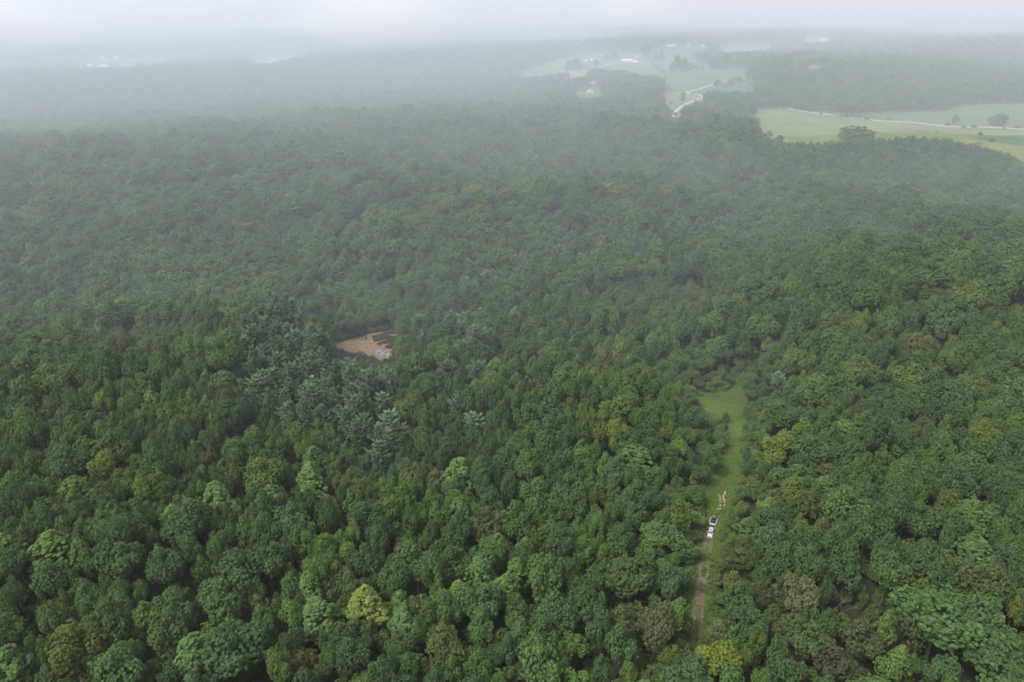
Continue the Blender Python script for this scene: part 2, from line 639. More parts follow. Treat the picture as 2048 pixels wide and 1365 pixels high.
M_MUDWATER = water_mat('muddy_water', (0.185, 0.122, 0.072), 0.25, 0.15)
M_REFLECTION = ground_mat('painted_reflection', [(0.42, (0.07, 0.06, 0.05)), (0.52, (0.18, 0.17, 0.16)), (0.62, (0.34, 0.34, 0.34))], 0.9, rough=0.2, stretch=(1.6, 0.35, 1, 0.15))  # pale and dark upright streaks: a water reflection painted into the colour
M_PONDWATER = water_mat('pale_water', (0.5, 0.52, 0.53), 0.1)
pc = np.mean(np.array(POND['poly']), axis=0)
big = [tuple(pc + (np.array(q) - pc) * 1.06) for q in POND['poly']]
po = sheet('pond', big, M_MUDWATER, 0.0, 3.0, zfun=lambda x, y: np.full(x.shape, POND['z'] + 0.05))
reflect_poly = [tuple(at_plane(a, b, _pz + 0.1)[:2]) for a, b in [(749, 704), (754, 699), (761, 697), (768, 703), (773, 698), (780, 703), (778, 713), (772, 719), (766, 711), (758, 714), (753, 709)]]
sheet('pond_reflection', reflect_poly, M_REFLECTION, 0.0, 1.5, zfun=lambda x, y: np.full(x.shape, POND['z'] + 0.09))  # flat pale patch carrying the painted reflection streaks
c = at(2037, 277)
sheet('farm_pond', disc_poly(c, 8, 12, seed=3), M_PONDWATER, 0.75, 4.0)
c = at(2020, 281)
sheet('reed_bed', disc_poly(c, 36, 14, seed=5), M_CROP, 0.6, 6.0)

# ------------------------------------------------------------------ roads
strip('country_road', [(1552, 214), (1575, 218), (1600, 223), (1650, 230), (1700, 236), (1775, 244), (1850, 250), (1950, 256), (2048, 261), (2110, 264)], 6.0, M_GRAVEL, 0.85, 8)
strip('driveway', [(1347, 235), (1351, 224), (1360, 216), (1367, 212), (1377, 207), (1392, 202), (1408, 197)], 4.2, M_GRAVEL, 0.9, 6)
strip('driveway', [(1408, 196), (1402, 192), (1392, 190), (1380, 188), (1370, 186.5), (1384, 183), (1400, 179), (1415, 174), (1430, 168)], 4.2, M_GRAVEL, 0.95, 6)
strip('farm_lane', [(1198, 136), (1215, 131), (1232, 126)], 6, M_GRAVEL, 1.0, 8)
strip('farm_lane', [(1262, 121), (1273, 115), (1283, 110)], 7, M_GRAVEL, 1.0, 8)
strip('farm_lane', [(1299, 108), (1307, 104), (1313, 100)], 7, M_GRAVEL, 1.0, 8)
strip('farm_lane', [(1112, 121), (1122, 125), (1131, 128)], 7, M_GRAVEL, 1.0, 8)
strip('farm_lane', [(216, 130.5), (250, 131), (285, 130.5), (312, 130)], 16, M_GRAVEL, 1.0, 10)
strip('farm_lane', [(64, 139), (95, 137.5), (126, 136.5)], 10, M_GRAVEL, 1.0, 10)
strip('farm_lane', [(497, 133), (515, 133.5), (528, 132), (540, 126), (552, 118)], 9, M_GRAVEL, 1.0, 10)

# ------------------------------------------------------------------ trees: prototypes
def unit(v):
    return v / (np.linalg.norm(v, axis=-1, keepdims=True) + 1e-9)


def leaf_quads(C, N, S, rng, elong=1.35, fold=0.18, axis=None):
    """folded rhombic leaf sprays at centres C, facing N, of size S"""
    n = len(C)
    a = axis if axis is not None else unit(np.cross(N, unit(rng.normal(size=(n, 3)))))
    b = np.cross(N, a)
    L = (S * elong * 0.5)[:, None]
    W = (S * 0.5)[:, None]
    dn = N * (S * fold)[:, None]
    V = np.stack([C - a * L, C + b * W - dn, C + a * L, C - b * W - dn], 1).reshape(-1, 3)
    return V


def quads_idx(nq, off=0):
    return (np.arange(nq * 4) + off).reshape(-1, 4)


class Builder:
    """collects leaf quads and wood tubes of one tree"""

    def __init__(self, seed):
        self.rng = np.random.default_rng(seed)
        self.LV, self.tone = [], []
        self.WV, self.WF = [], []
        self.nw = 0

    def leaves(self, C, N, S, tone, elong=1.35, fold=0.18, axis=None):
        V = leaf_quads(C, N, S, self.rng, elong, fold, axis)
        self.LV.append(V)
        self.tone.append(np.repeat(tone, 4))

    def tube(self, pts, radii, sides=6):
        pts = np.asarray(pts, float)
        n = len(pts)
        t = unit(np.gradient(pts, axis=0))
        ref = np.array([1.0, 0.2, 0.1])
        x = unit(np.cross(t, ref))
        y = np.cross(t, x)
        rings = []
        for k in range(sides):
            a = 2 * math.pi * k / sides
            rings.append(pts + (x * math.cos(a) + y * math.sin(a)) * np.asarray(radii)[:, None])
        V = np.stack(rings, 1).reshape(-1, 3)
        for i in range(n - 1):
            for k in range(sides):
                k2 = (k + 1) % sides
                self.WF.append([self.nw + i * sides + k, self.nw + i * sides + k2, self.nw + (i + 1) * sides + k2, self.nw + (i + 1) * sides + k])
        self.WV.append(V)
        self.nw += len(V)

    def crown_mesh(self, name, mat):
        V = np.vstack(self.LV)
        return mesh_np(name, V, quads_idx(len(V) // 4), 4, [mat], tone=np.concatenate(self.tone))

    def trunk_mesh(self, name, mat=None):
        V = np.vstack(self.WV)
        return mesh_np(name, V, np.array(self.WF), 4, [mat or M_BARK], smooth=True)

    def joined(self, name, mat, bark=None):
        if not self.LV:
            return self.trunk_mesh(name, bark)
        LV = np.vstack(self.LV)
        WV = np.vstack(self.WV) if self.WV else np.zeros((0, 3))
        V = np.vstack([LV, WV])
        F = quads_idx(len(LV) // 4)
        nl = len(F)
        if self.WF:
            F = np.vstack([F, np.array(self.WF) + len(LV)])
        tone = np.concatenate(self.tone + [np.full(len(WV), .5)])
        mi = np.zeros(len(F), int)
        mi[nl:] = 1
        return mesh_np(name, V, F, 4, [mat, bark or M_BARK], mat_idx=mi, tone=tone)


def tuft_leaves(B, T, O, rt, per, size, up=0.45, spread=0.9, tone_sd=0.17, tuft_sd=0.17, elong=1.35):
    """leaf sprays on little domes: tuft centres T, outward directions O, radii rt"""
    rng = B.rng
    n = len(T)
    d = unit(np.repeat(O, per, 0) * 0.75 + np.array([0, 0, up * 0.6]) + rng.normal(size=(n * per, 3)) * spread * 0.62)
    r = np.repeat(rt, per) * rng.uniform(0.62, 1.06, n * per)
    C = np.repeat(T, per, 0) + d * r[:, None]
    N = unit(d * 0.75 + np.array([0, 0, up]) + rng.normal(size=(n * per, 3)) * 0.42)
    tone = np.clip(np.repeat(0.5 + rng.normal(size=n) * tuft_sd, per) + rng.normal(size=n * per) * tone_sd, 0, 1)
    B.leaves(C, N, size * rng.uniform(0.7, 1.3, n * per), tone, elong)


def pick_spaced(P, dmin, rng, most):
    """a spaced-out subset of points"""
    idx = rng.permutation(len(P))
    keep = []
    K = np.zeros((most, 3))
    for i in idx:
        if keep:
            if np.min(np.sum((K[:len(keep)] - P[i]) ** 2, 1)) < dmin * dmin:
                continue
        K[len(keep)] = P[i]
        keep.append(i)
        if len(keep) >= most:
            break
    return np.array(keep)


def wood(B, H, R, zb, lobes, r0, lean):
    rng = B.rng
    top = np.array([lean[0], lean[1], H * 0.8])
    k = np.linspace(0, 1, 6)[:, None]
    mid = np.array([lean[0] * .2, lean[1] * .2, 0])
    pts = k * top + (k * (1 - k)) * 2 * mid + rng.normal(size=(6, 3)) * 0.05 * R * k * 0.4
    pts[0] = (0, 0, -0.6)
    B.tube(pts, r0 * np.array([1.35, 0.95, 0.8, 0.62, 0.42, 0.15]), 7)
    for c in lobes:
        f = rng.uniform(0.35, 0.7)
        base = np.array([np.interp(f, k[:, 0], pts[:, i]) for i in range(3)])
        end = base + (c - base) * 0.9
        m = (base + end) / 2 + np.array([0, 0, 0.08 * H * rng.uniform(0, 1)])
        B.tube([base, m, end], r0 * np.array([0.42, 0.26, 0.06]), 5)


def broad(seed, R, H, nl=13, ntuft=210, per=30, leaf=0.46, flat=1.0, up=0.45, rt=(0.55, 0.95), open_=0.0, crown_base=0.34, spread=0.9):
    """round-headed tree: big limbs' lobes, each lobe carrying leaf tufts"""
    B = Builder(seed)
    rng = B.rng
    zb = H * crown_base
    rz = (H - zb) / 2
    cz = zb + rz * 0.92
    lob, rad = [], []
    for i in range(nl):
        if i == 0:
            d = np.array([rng.normal() * .12, rng.normal() * .12, 0.62])
        else:
            a = i * 2.399 + rng.normal() * .35
            zz = rng.uniform(-0.55, 0.5)
            q = math.sqrt(max(0.05, 1 - zz * zz))
            d = np.array([math.cos(a) * q * 0.6, math.sin(a) * q * 0.6, zz * 0.62])
            d *= rng.uniform(0.62, 1.42)
        lob.append(np.array([d[0] * R, d[1] * R, cz + d[2] * rz * 1.05]))
        rad.append(rng.uniform(0.22, 0.48) * R)
    lob, rad = np.array(lob), np.array(rad)
    n = 5000
    k = rng.integers(0, nl, n)
    d = unit(rng.normal(size=(n, 3)) + np.array([0, 0, 0.25]))
    sq = np.array([1, 1, min(1.25, rz / R) * flat])
    P = lob[k] + d * rad[k][:, None] * sq
    ins = np.zeros(n, bool)
    for j in range(nl):
        ins |= (np.sum(((P - lob[j]) / sq) ** 2, 1) < (rad[j] * 0.9) ** 2) & (k != j)
    ok = (~ins) & (P[:, 2] > zb * 0.85)
    P, d = P[ok], d[ok]
    sel = pick_spaced(P, 0.098 * R * (1 + open_), rng, ntuft)
    T, O = P[sel], d[sel]
    rts = rng.uniform(*rt, len(T)) * R / 6.0
    T = T - O * rts[:, None] * 0.45 + O * rng.normal(size=(len(T), 1)) * 0.05 * R
    tuft_leaves(B, T, O, rts, per, leaf * (R / 6.0) ** 0.5, up, spread)
    # inner foliage that closes the crown
    m = 320
    k = rng.integers(0, nl, m)
    d = unit(rng.normal(size=(m, 3)))
    C = lob[k] + d * rad[k][:, None] * rng.uniform(0.45, 0.8, (m, 1)) * sq
    B.leaves(C, unit(d + rng.normal(size=(m, 3)) * .4 + np.array([0, 0, .3])), rng.uniform(0.8, 1.4, m) * R / 6, np.full(m, .4), 1.2)
    wood(B, H, R, zb, lob[1:7], 0.03 * H * 0.55, (rng.normal() * .3, rng.normal() * .3))
    return B


def ovate(seed, R, H, ntuft=210, per=26, leaf=0.38, rt=(0.34, 0.6), taper=0.75, up=0.7):
    """narrow pointed crown of an upright tree, tufts turned up"""
    B = Builder(seed)
    rng = B.rng
    zb = H * 0.36
    n = 4000
    t = rng.uniform(0, 1, n) ** 0.85
    a = rng.uniform(0, 2 * math.pi, n)
    ph = rng.uniform(0, 6.28, 3)
    prof = (np.clip(1 - t, 0, 1) ** taper) * (0.45 + 0.55 * sm(0, 0.28, t)) * 1.18
    lobe = 1 + 0.20 * np.sin(3 * a + ph[0] + 5 * t) + 0.15 * np.sin(5 * a + ph[1] - 7 * t) + 0.16 * np.sin(2 * a + ph[2] + 14 * t)
    r = R * prof * lobe
    P = np.column_stack([r * np.cos(a), r * np.sin(a), zb + t * (H - zb)])
    d = unit(np.column_stack([np.cos(a), np.sin(a), np.full(n, 0.55)]))
    sel = pick_spaced(P, 0.16 * R, rng, ntuft)
    T, O = P[sel], d[sel]
    rts = rng.uniform(*rt, len(T)) * R / 3.2
    tuft_leaves(B, T - O * rts[:, None] * .4, O, rts, per, leaf * (R / 3.2) ** 0.5, up, 0.8)
    m = 220
    t = rng.uniform(0, 0.9, m)
    a = rng.uniform(0, 6.28, m)
    rr = R * (1 - t) ** taper * rng.uniform(0.3, 0.72, m)
    C = np.column_stack([rr * np.cos(a), rr * np.sin(a), zb + t * (H - zb)])
    B.leaves(C, unit(np.column_stack([np.cos(a), np.sin(a), np.full(m, .4)]) + rng.normal(size=(m, 3)) * .4), rng.uniform(0.7, 1.2, m) * R / 3.2, np.full(m, .4), 1.2)
    lim = [np.array([math.cos(q) * R * .5, math.sin(q) * R * .5, zb + (H - zb) * f]) for q, f in zip(rng.uniform(0, 6.28, 5), np.linspace(.1, .6, 5))]
    wood(B, H, R, zb, lim, 0.028 * H * 0.5, (0, 0))
    return B


def pine(seed, R, H, nwhorl=11, base=0.42):
    """soft-needled pine: tiers of upswept boughs, each a plume of needles"""
    B = Builder(seed)
    rng = B.rng
    zb = H * base
    B.tube([(0, 0, -0.6), (0, 0, H * .4), (rng.normal() * .15, rng.normal() * .15, H * .97)], [0.26, 0.19, 0.03], 6)
    for w in range(nwhorl):
        t = w / (nwhorl - 1)
        z = zb + (H - zb) * t * 0.97
        L = R * (1 - 0.72 * t ** 2.6) * (0.55 + 0.45 * sm(0, .3, t)) * rng.uniform(0.75, 1.15)
        nb = 6 if t < .8 else 4
        a0 = rng.uniform(0, 6.28)
        for b in range(nb):
            a = a0 + 6.283 * b / nb + rng.normal() * .18
            l = L * rng.uniform(0.65, 1.15)
            rise = l * (0.10 + 0.38 * t) + rng.normal() * .15
            dirn = np.array([math.cos(a), math.sin(a), 0])
            s = np.linspace(0, 1, 5)[:, None]
            path = np.array([0, 0, z]) + dirn * l * s + np.array([0, 0, 1.0]) * (rise * s ** 1.8 - 0.05 * l * np.sin(s * 3.1))
            B.tube(path[[0, 2, 4]], [0.055, 0.035, 0.01], 4)
            # needles: long narrow sprays fanned along the outer bough
            m = int(60 + 90 * l / R)
            u = rng.uniform(0.18, 1.03, m)
            pos = np.array([np.interp(u, s[:, 0], path[:, i]) for i in range(3)]).T
            side = np.cross(dirn, [0, 0, 1])
            off = rng.normal(size=(m, 1)) * 0.17 * l * (1.1 - u[:, None])
            pos = pos + side * off + np.array([0, 0, 1]) * rng.normal(size=(m, 1)) * .07 * l
            ax = unit(dirn * 1.0 + side * np.sign(off) * rng.uniform(0.1, 1.0, (m, 1)) + np.array([0, 0, 1]) * (0.35 + rng.normal(size=(m, 1)) * .3))
            N = unit(np.cross(ax, rng.normal(size=(m, 3)) * .5 + side * 2.2) + np.array([0, 0, .6]))
            N = N * np.sign(N[:, 2:3] + 1e-6)
            S = rng.uniform(0.26, 0.42, m) * (R / 3.4) ** 0.5
            tn = np.clip(0.40 + 0.20 * u + rng.normal(size=m) * .12, 0, 1)
            B.leaves(pos, N, S * 0.72, tn, elong=2.2, fold=0.12, axis=unit(ax - N * np.sum(ax * N, 1, keepdims=True)))
    m = 200
    t = rng.uniform(0, 0.9, m)
    a = rng.uniform(0, 6.28, m)
    rr = R * (1 - .8 * t ** 2) * rng.uniform(0.1, 0.5, m)
    C = np.column_stack([rr * np.cos(a), rr * np.sin(a), zb + t * (H - zb)])
    B.leaves(C, unit(rng.normal(size=(m, 3)) + np.array([0, 0, 1.])), rng.uniform(0.6, 1.0, m) * R / 3.4, np.full(m, .25), 1.6)
    return B


def dead(seed, H, spread=0.25, levels=5, r0=0.075, upright=0.85):
    """a bare tree: trunk and forking branches"""
    B = Builder(seed)
    rng = B.rng

    def grow(p, d, l, r, lev):
        q = p + d * l * 0.5 + rng.normal(size=3) * l * .05
        e = p + d * l + rng.normal(size=3) * l * .06
        B.tube([p, q, e], [r, r * .8, r * .55], 5 if lev > 1 else 4)
        if lev <= 0:
            return
        for _ in range(2 if rng.random() < .6 else 3):
            nd = unit(d * upright + rng.normal(size=3) * (spread + .35) + np.array([0, 0, .12]))
            grow(p + (e - p) * rng.uniform(.55, 1), nd, l * rng.uniform(.5, .75), r * .52, lev - 1)

    grow(np.array([0, 0, -.5]), np.array([0, 0, 1.]), H * .45, r0, levels)
    return B


PROTO = {}          # kind -> list of dict(B meshes, R, H)


def add_proto(kind, B, R, H, leafmat, bark=None):
    i = len(PROTO.setdefault(kind, []))
    nm = kind + '_form'
    PROTO[kind].append({'B': B, 'R': R, 'H': H, 'lm': leafmat, 'bark': bark, 'crown': None, 'trunk': None})


for s_ in range(6):
    add_proto('oak', broad(100 + s_, 6.0, 19.0, nl=12 + s_, ntuft=460, per=32, leaf=0.29, rt=(0.32, 0.66)), 6.0, 19.0, M_LEAF)
for s_ in range(4):
    add_proto('maple', broad(140 + s_, 4.4, 17.0, nl=12, ntuft=380, per=28, leaf=0.27, up=0.55, rt=(0.34, 0.7)), 4.4, 17.0, M_LEAF)
for s_ in range(5):
    add_proto('tulip', ovate(160 + s_, 3.4, 20.0, taper=0.55 + .06 * s_), 3.0, 20.0, M_LEAF)
for s_ in range(4):
    add_proto('locust', broad(180 + s_, 4.0, 15.0, nl=14, ntuft=230, per=34, leaf=0.27, up=0.2, rt=(0.6, 1.2), open_=0.1, spread=1.25), 4.0, 15.0, M_LEAF)
for s_ in range(5):
    add_proto('pine', pine(200 + s_, 4.3, 19.0, nwhorl=8, base=0.52), 4.0, 20.0, M_NEEDLE)
for s_ in range(3):
    add_proto('bush', broad(220 + s_, 2.2, 3.6, nl=8, ntuft=90, per=22, leaf=0.5, crown_base=0.08, rt=(0.6, 1.0)), 2.2, 3.6, M_LEAF)
for s_ in range(4):
    add_proto('lone', broad(230 + s_, 6.0, 11.0, nl=13, ntuft=230, per=24, leaf=0.55, crown_base=0.04), 6.0, 11.0, M_LEAF)
for s_ in range(3):
    add_proto('dead', dead(240 + s_, 17.0), 2.5, 14.0, M_LEAF, M_DEAD)
for s_ in range(2):
    add_proto('snag', dead(250 + s_, 20.0, 0.05, 3, 0.19, 1.6), 1.2, 17.0, M_LEAF, M_DEAD)

def grass_tuft(seed):
    B = Builder(seed)
    rng = B.rng
    m = 46
    r = rng.uniform(0, 1, m) ** .5 * 0.42
    a = rng.uniform(0, 6.28, m)
    base = np.column_stack([r * np.cos(a), r * np.sin(a), np.zeros(m)])
    ax = unit(np.column_stack([np.cos(a) * .5, np.sin(a) * .5, np.full(m, .8)]) + rng.normal(size=(m, 3)) * .3)
    L = rng.uniform(0.28, 0.6, m)
    N = unit(np.cross(ax, rng.normal(size=(m, 3))))
    B.leaves(base + ax * L[:, None] * .45, N, L * 0.36, np.clip(.5 + rng.normal(size=m) * .25, 0, 1), elong=2.8, fold=.1, axis=unit(ax - N * np.sum(ax * N, 1, keepdims=True)))
    return B


for s_ in range(3):
    add_proto('grass', grass_tuft(270 + s_), 0.45, 0.5, M_LEAF)
KINDS = list(PROTO)
# joined copies for the mass of the forest, kept out of the scene's own collection
FOREST_COL = bpy.data.collections.new('forest_forms')
PINDEX = {}
_i = 0
for kd in KINDS:
    for v, pr in enumerate(PROTO[kd]):
        o = bpy.data.objects.new('form_%03d' % _i, pr['B'].joined(kd + '_tree', pr['lm'], pr['bark']))
        FOREST_COL.objects.link(o)
        PINDEX[(kd, v)] = _i
        _i += 1

# ------------------------------------------------------------------ trees: where they stand
RNG = np.random.default_rng(77)
PY = random.Random(77)
PINE_AREAS = [[(470, 640), (560, 612), (640, 650), (690, 712), (790, 742), (805, 850), (760, 900), (600, 850), (500, 790), (475, 720)],
              [(885, 740), (985, 725), (1005, 800), (960, 850), (895, 840)], [(830, 640), (985, 635), (990, 690), (900, 725), (830, 715)],
              [(850, 565), (1000, 515), (1110, 540), (1080, 592), (950, 622), (860, 605)], [(1040, 475), (1250, 425), (1450, 435), (1490, 470), (1300, 500), (1150, 540), (1035, 512)],
              [(1500, 700), (1610, 735), (1600, 800), (1520, 785)], [(735, 850), (800, 850), (800, 915), (740, 915)]]
THICKET = [[(1150, 600), (1190, 555), (1300, 535), (1460, 555), (1430, 640), (1250, 655)], [(130, 665), (250, 640), (430, 632), (445, 680), (300, 705), (150, 695)]]
BARE = [CLEARING, CORRIDOR, WATERSIDE] + list(OPEN.values())


def rnoise(x, y, s):
    return (np.sin(x / s + 1.7 * np.sin(y / (s * 1.7) + 1)) * np.cos(y / (s * .83) + 1.1 * np.sin(x / (s * 1.3)))) * 0.5 + 0.5


def blocked(x, y, h, r):
    """would a tree of this height and crown radius stand in, or hide, one of the open places?"""
    z = terrain(x, y)
    bad = np.zeros(np.shape(x), bool)
    near = np.hypot(x, y) < 700
    for fz, fr in ((0.02, 0.0), (0.5, 0.0), (0.8, -0.75), (0.8, 0.75), (0.97, 0.0), (0.4, -0.6), (0.4, 0.6)):
        px, py, dep = project(np.stack([x + fr * r, y, z + h * fz], -1))
        for pl in BARE:
            bad |= in_poly(px, py, pl)
    return bad


# palette: albedo of the sunlit leaf
def tint_of(kind, x, y, rng):
    u = rng.random()
    v = rng.random()
    g = float(rnoise(x, y, 60))
    if kind == 'oak':
        c = [(0.040, 0.086, 0.030), (0.050, 0.102, 0.030), (0.062, 0.118, 0.032), (0.043, 0.088, 0.036), (0.080, 0.128, 0.030)][min(4, int(u * 3.6 + g * 1.6))]
    elif kind == 'maple':
        c = [(0.052, 0.110, 0.028), (0.070, 0.138, 0.027), (0.045, 0.096, 0.032), (0.092, 0.155, 0.028), (0.060, 0.110, 0.029)][int(u * 5)]
    elif kind == 'tulip':
        c = [(0.060, 0.114, 0.034), (0.070, 0.128, 0.034), (0.052, 0.102, 0.030), (0.084, 0.142, 0.032)][int(u * 4)]
    elif kind == 'locust':
        c = [(0.075, 0.108, 0.032), (0.086, 0.116, 0.030), (0.064, 0.104, 0.034), (0.088, 0.104, 0.040)][int(u * 4)]
    elif kind == 'pine':
        c = [(0.092, 0.146, 0.080), (0.102, 0.158, 0.086), (0.086, 0.138, 0.070), (0.082, 0.134, 0.074)][int(u * 4)]
    elif kind == 'bush':
        c = [(0.055, 0.096, 0.028), (0.080, 0.122, 0.030), (0.066, 0.090, 0.032)][int(u * 3)]
    else:
        return (0.3, 0.28, 0.26)
    if kind in ('oak', 'maple', 'tulip') and v > 0.992:
        c = (0.130, 0.160, 0.028)
    elif kind in ('oak', 'maple') and v > 0.985:
        c = (0.090, 0.094, 0.044)
    k = rng.uniform(0.88, 1.14)
    c = tuple(0.68 * a_ + 0.32 * b_ for a_, b_ in zip(c, (0.062, 0.112, 0.034))) if kind != 'pine' else c
    return (c[0] * k * 1.42, c[1] * k * 1.36, c[2] * k * 1.36)


TREES = []           # dicts: kind, v, x, y, s (xy scale), sz, rot, tint, special label


def put(kind, x, y, R, H, tint, rng, label=None, v=None, name=None):
    v = v if v is not None else rng.randrange(len(PROTO[kind]))
    pr = PROTO[kind][v]
    TREES.append({'kind': kind, 'v': v, 'x': x, 'y': y, 'R': R, 'H': H, 's': R / pr['R'], 'asp': rng.uniform(0.82, 1.2), 'sz': H / pr['H'], 'rot': rng.uniform(0, 6.283), 'tint': tint, 'label': label, 'name': name})


GRID = {}
CELL = 8.0


def free(x, y, r, f):
    i, j = int(x // CELL), int(y // CELL)
    for a in (-1, 0, 1):
        for b in (-1, 0, 1):
            for (qx, qy, qr) in GRID.get((i + a, j + b), ()):
                m = (qr + r) * f
                if (qx - x) ** 2 + (qy - y) ** 2 < m * m:
                    return False
    return True


def occupy(x, y, r):
    GRID.setdefault((int(x // CELL), int(y // CELL)), []).append((x, y, r))


YEL, GOLD, BRN, OLV, PUR, TAN, LGT, RED = (0.155, 0.20, 0.028), (0.135, 0.16, 0.03), (0.085, 0.092, 0.040), (0.092, 0.115, 0.034), (0.080, 0.070, 0.048), (0.19, 0.165, 0.10), (0.085, 0.138, 0.042), (0.13, 0.080, 0.055)
NAMED = [  # crown centre in the picture, crown radius (m), height, kind, colour, what sets it apart
    (1437, 1318, 5.0, 15, 'maple', YEL, 'bright yellow-green round tree beside the lower end of the dirt track'),
    (150, 1295, 6.2, 19, 'oak', GOLD, 'large golden-olive tree at the bottom near the frame edge, yellowest of its neighbours'),
    (215, 1240, 5.2, 20, 'oak', LGT, 'tall domed green tree just behind the large golden-olive tree'),
    (335, 1260, 5.0, 19, 'oak', LGT, 'domed green tree, second dome along from the golden-olive tree'),
    (465, 1305, 8.0, 20, 'oak', None, 'very broad dark green oak spreading along the bottom edge'),
    (890, 1300, 4.6, 17, 'maple', OLV, 'upright olive-yellow tree near the bottom edge among dark green tulip-shaped crowns'),
    (610, 1335, 4.6, 13, 'locust', (0.12, 0.105, 0.03), 'rusty olive feathery tree at the bottom edge beside the very broad dark oak'),
    (1262, 1155, 7.0, 20, 'oak', LGT, 'large round-headed light green oak standing down the slope from the parked pickup'),
    (1250, 1245, 6.5, 16, 'locust', OLV, 'wide flat-topped olive tree below the large round-headed light green oak'),
    (1880, 1240, 9.0, 22, 'oak', None, 'huge domed dark green oak, biggest crown on the slope beyond the track'),
    (1990, 1310, 8.0, 21, 'oak', None, 'broad green oak at the bottom corner past the huge domed oak'),
    (1975, 1165, 6.5, 20, 'oak', OLV, 'olive-topped oak just uphill of the huge domed oak'),
    (1832, 1255, 4.4, 16, 'maple', BRN, 'brownish-olive tree tucked against the huge domed oak'),
    (1665, 1325, 4.2, 15, 'maple', PUR, 'purple-brown tree at the bottom edge beyond the bright yellow-green tree'),
    (1620, 1275, 5.2, 17, 'oak', LGT, 'round bright green oak just above the purple-brown tree'),
    (1720, 1265, 5.4, 17, 'oak', BRN, 'rounded oak with bronze tinge beside the round bright green oak'),
    (1467, 1170, 2.8, 13, 'maple', (0.16, 0.18, 0.04), 'small yellowish tree overhanging the dirt track below the pickup'),
    (1545, 1195, 4.0, 13, 'locust', BRN, 'brown-olive wispy tree on the slope beside the dirt track'),
    (1478, 1118, 4.2, 13, 'locust', OLV, 'olive wispy tree just past the nose of the pickup, across the ruts'),
    (1590, 985, 3.4, 17, 'maple', (0.15, 0.20, 0.03), 'narrow yellow-green tree glowing among dark oaks uphill of the track'),
    (1625, 1010, 4.0, 16, 'locust', OLV, 'olive feathery tree beside the narrow yellow-green tree uphill of the track'),
    (1210, 850, 6.0, 19, 'oak', (0.125, 0.16, 0.035), 'broad yellowish-green tree on the knoll beside the grassy clearing'),
    (1300, 758, 4.8, 16, 'maple', TAN, 'tan half-bare tree standing out behind the grassy clearing'),
    (1362, 1030, 3.2, 16, 'maple', (0.13, 0.19, 0.035), 'slim bright green tree beside the towed trailer'),
    (1425, 912, 3.6, 12, 'maple', None, 'small green tree on the edge of the grassy clearing, halfway up'),
    (1100, 1065, 4.5, 15, 'maple', (0.11, 0.17, 0.035), 'bright green clustered tree in the middle of the lower woods'),
    (905, 1120, 5.6, 19, 'oak', (0.085, 0.14, 0.035), 'large clumpy green tree beside the pale olive tree of the lower woods'),
    (975, 1050, 5.2, 19, 'locust', (0.115, 0.12, 0.06), 'pale olive-grey tree rising above the lower woods'),
    (1830, 690, 5.2, 18, 'oak', (0.16, 0.165, 0.04), 'yellowing oak on the far side of the track, highest of the yellow trees'),
    (1900, 1010, 4.0, 15, 'maple', (0.12, 0.16, 0.03), 'yellow-green tree on the slope well beyond the track'),
    (725, 985, 3.8, 17, 'maple', (0.10, 0.13, 0.04), 'rounded yellow-olive tree standing in a row of dark crowns'),
    (600, 905, 1.8, 12, 'maple', RED, 'small reddish-brown dying tree below the pine stand'),
    (1062, 618, 3.2, 13, 'pine', RED, 'dull rusty-brown pine in the hollow beyond the pond'),
    (250, 690, 2.6, 13, 'maple', (0.15, 0.105, 0.06), 'small rusty tree on the low hill before the dark hollow'),
    (435, 825, 3.6, 15, 'maple', (0.12, 0.19, 0.04), 'fresh green tree at the foot of the low hill'),
    (450, 790, 5.5, 17, 'oak', (0.10, 0.105, 0.035), 'olive-brown tree beside the pine stand'),
    (1440, 848, 2.4, 4.5, 'bush', (0.11, 0.12, 0.05), 'olive bush growing into the grassy clearing'),
    (1452, 836, 1.8, 4.2, 'bush', (0.06, 0.09, 0.03), 'dark green bush at the back of the olive bush in the clearing'),
    (1662, 1200, 3.2, 13, 'dead', None, 'grey bare-branched dead tree among oaks uphill of the bright yellow-green tree'),
    (1688, 1212, 3.0, 11, 'dead', None, 'grey dead tree just beyond the bare-branched one, nearer the huge domed oak'),
    (1812, 1205, 2.0, 13, 'dead', None, 'thin bare tree standing against the huge domed oak'),
    (1898, 441, 1.2, 19, 'snag', None, 'pale bleached snag, first of three on the far hillside'),
    (1911, 444, 1.2, 18, 'snag', None, 'pale bleached snag, middle of three on the far hillside'),
    (1922, 456, 2.4, 16, 'dead', None, 'pale leaning dead tree, last of three on the far hillside'),
    (757, 668, 2.6, 7, 'dead', None, 'bare grey tree at the back of the brown pond'),
]
for px, py, R, H, kd, col, lab in NAMED:
    p = at(px, py, H * (0.68 if kd != 'bush' else 0.5))
    x, y = float(p[0]), float(p[1])
    if col and col is not YEL and kd != 'dead':
        col = tuple(0.62 * a_ + 0.38 * b_ for a_, b_ in zip(col, (0.066, 0.112, 0.034)))
    put(kd, x, y, R * (0.92 if R > 4 else 1), H, col or tint_of(kd, x, y, PY), PY, lab)
    if kd not in ('dead', 'snag'):
        occupy(x, y, R)
    else:
        occupy(x, y, 0.8)


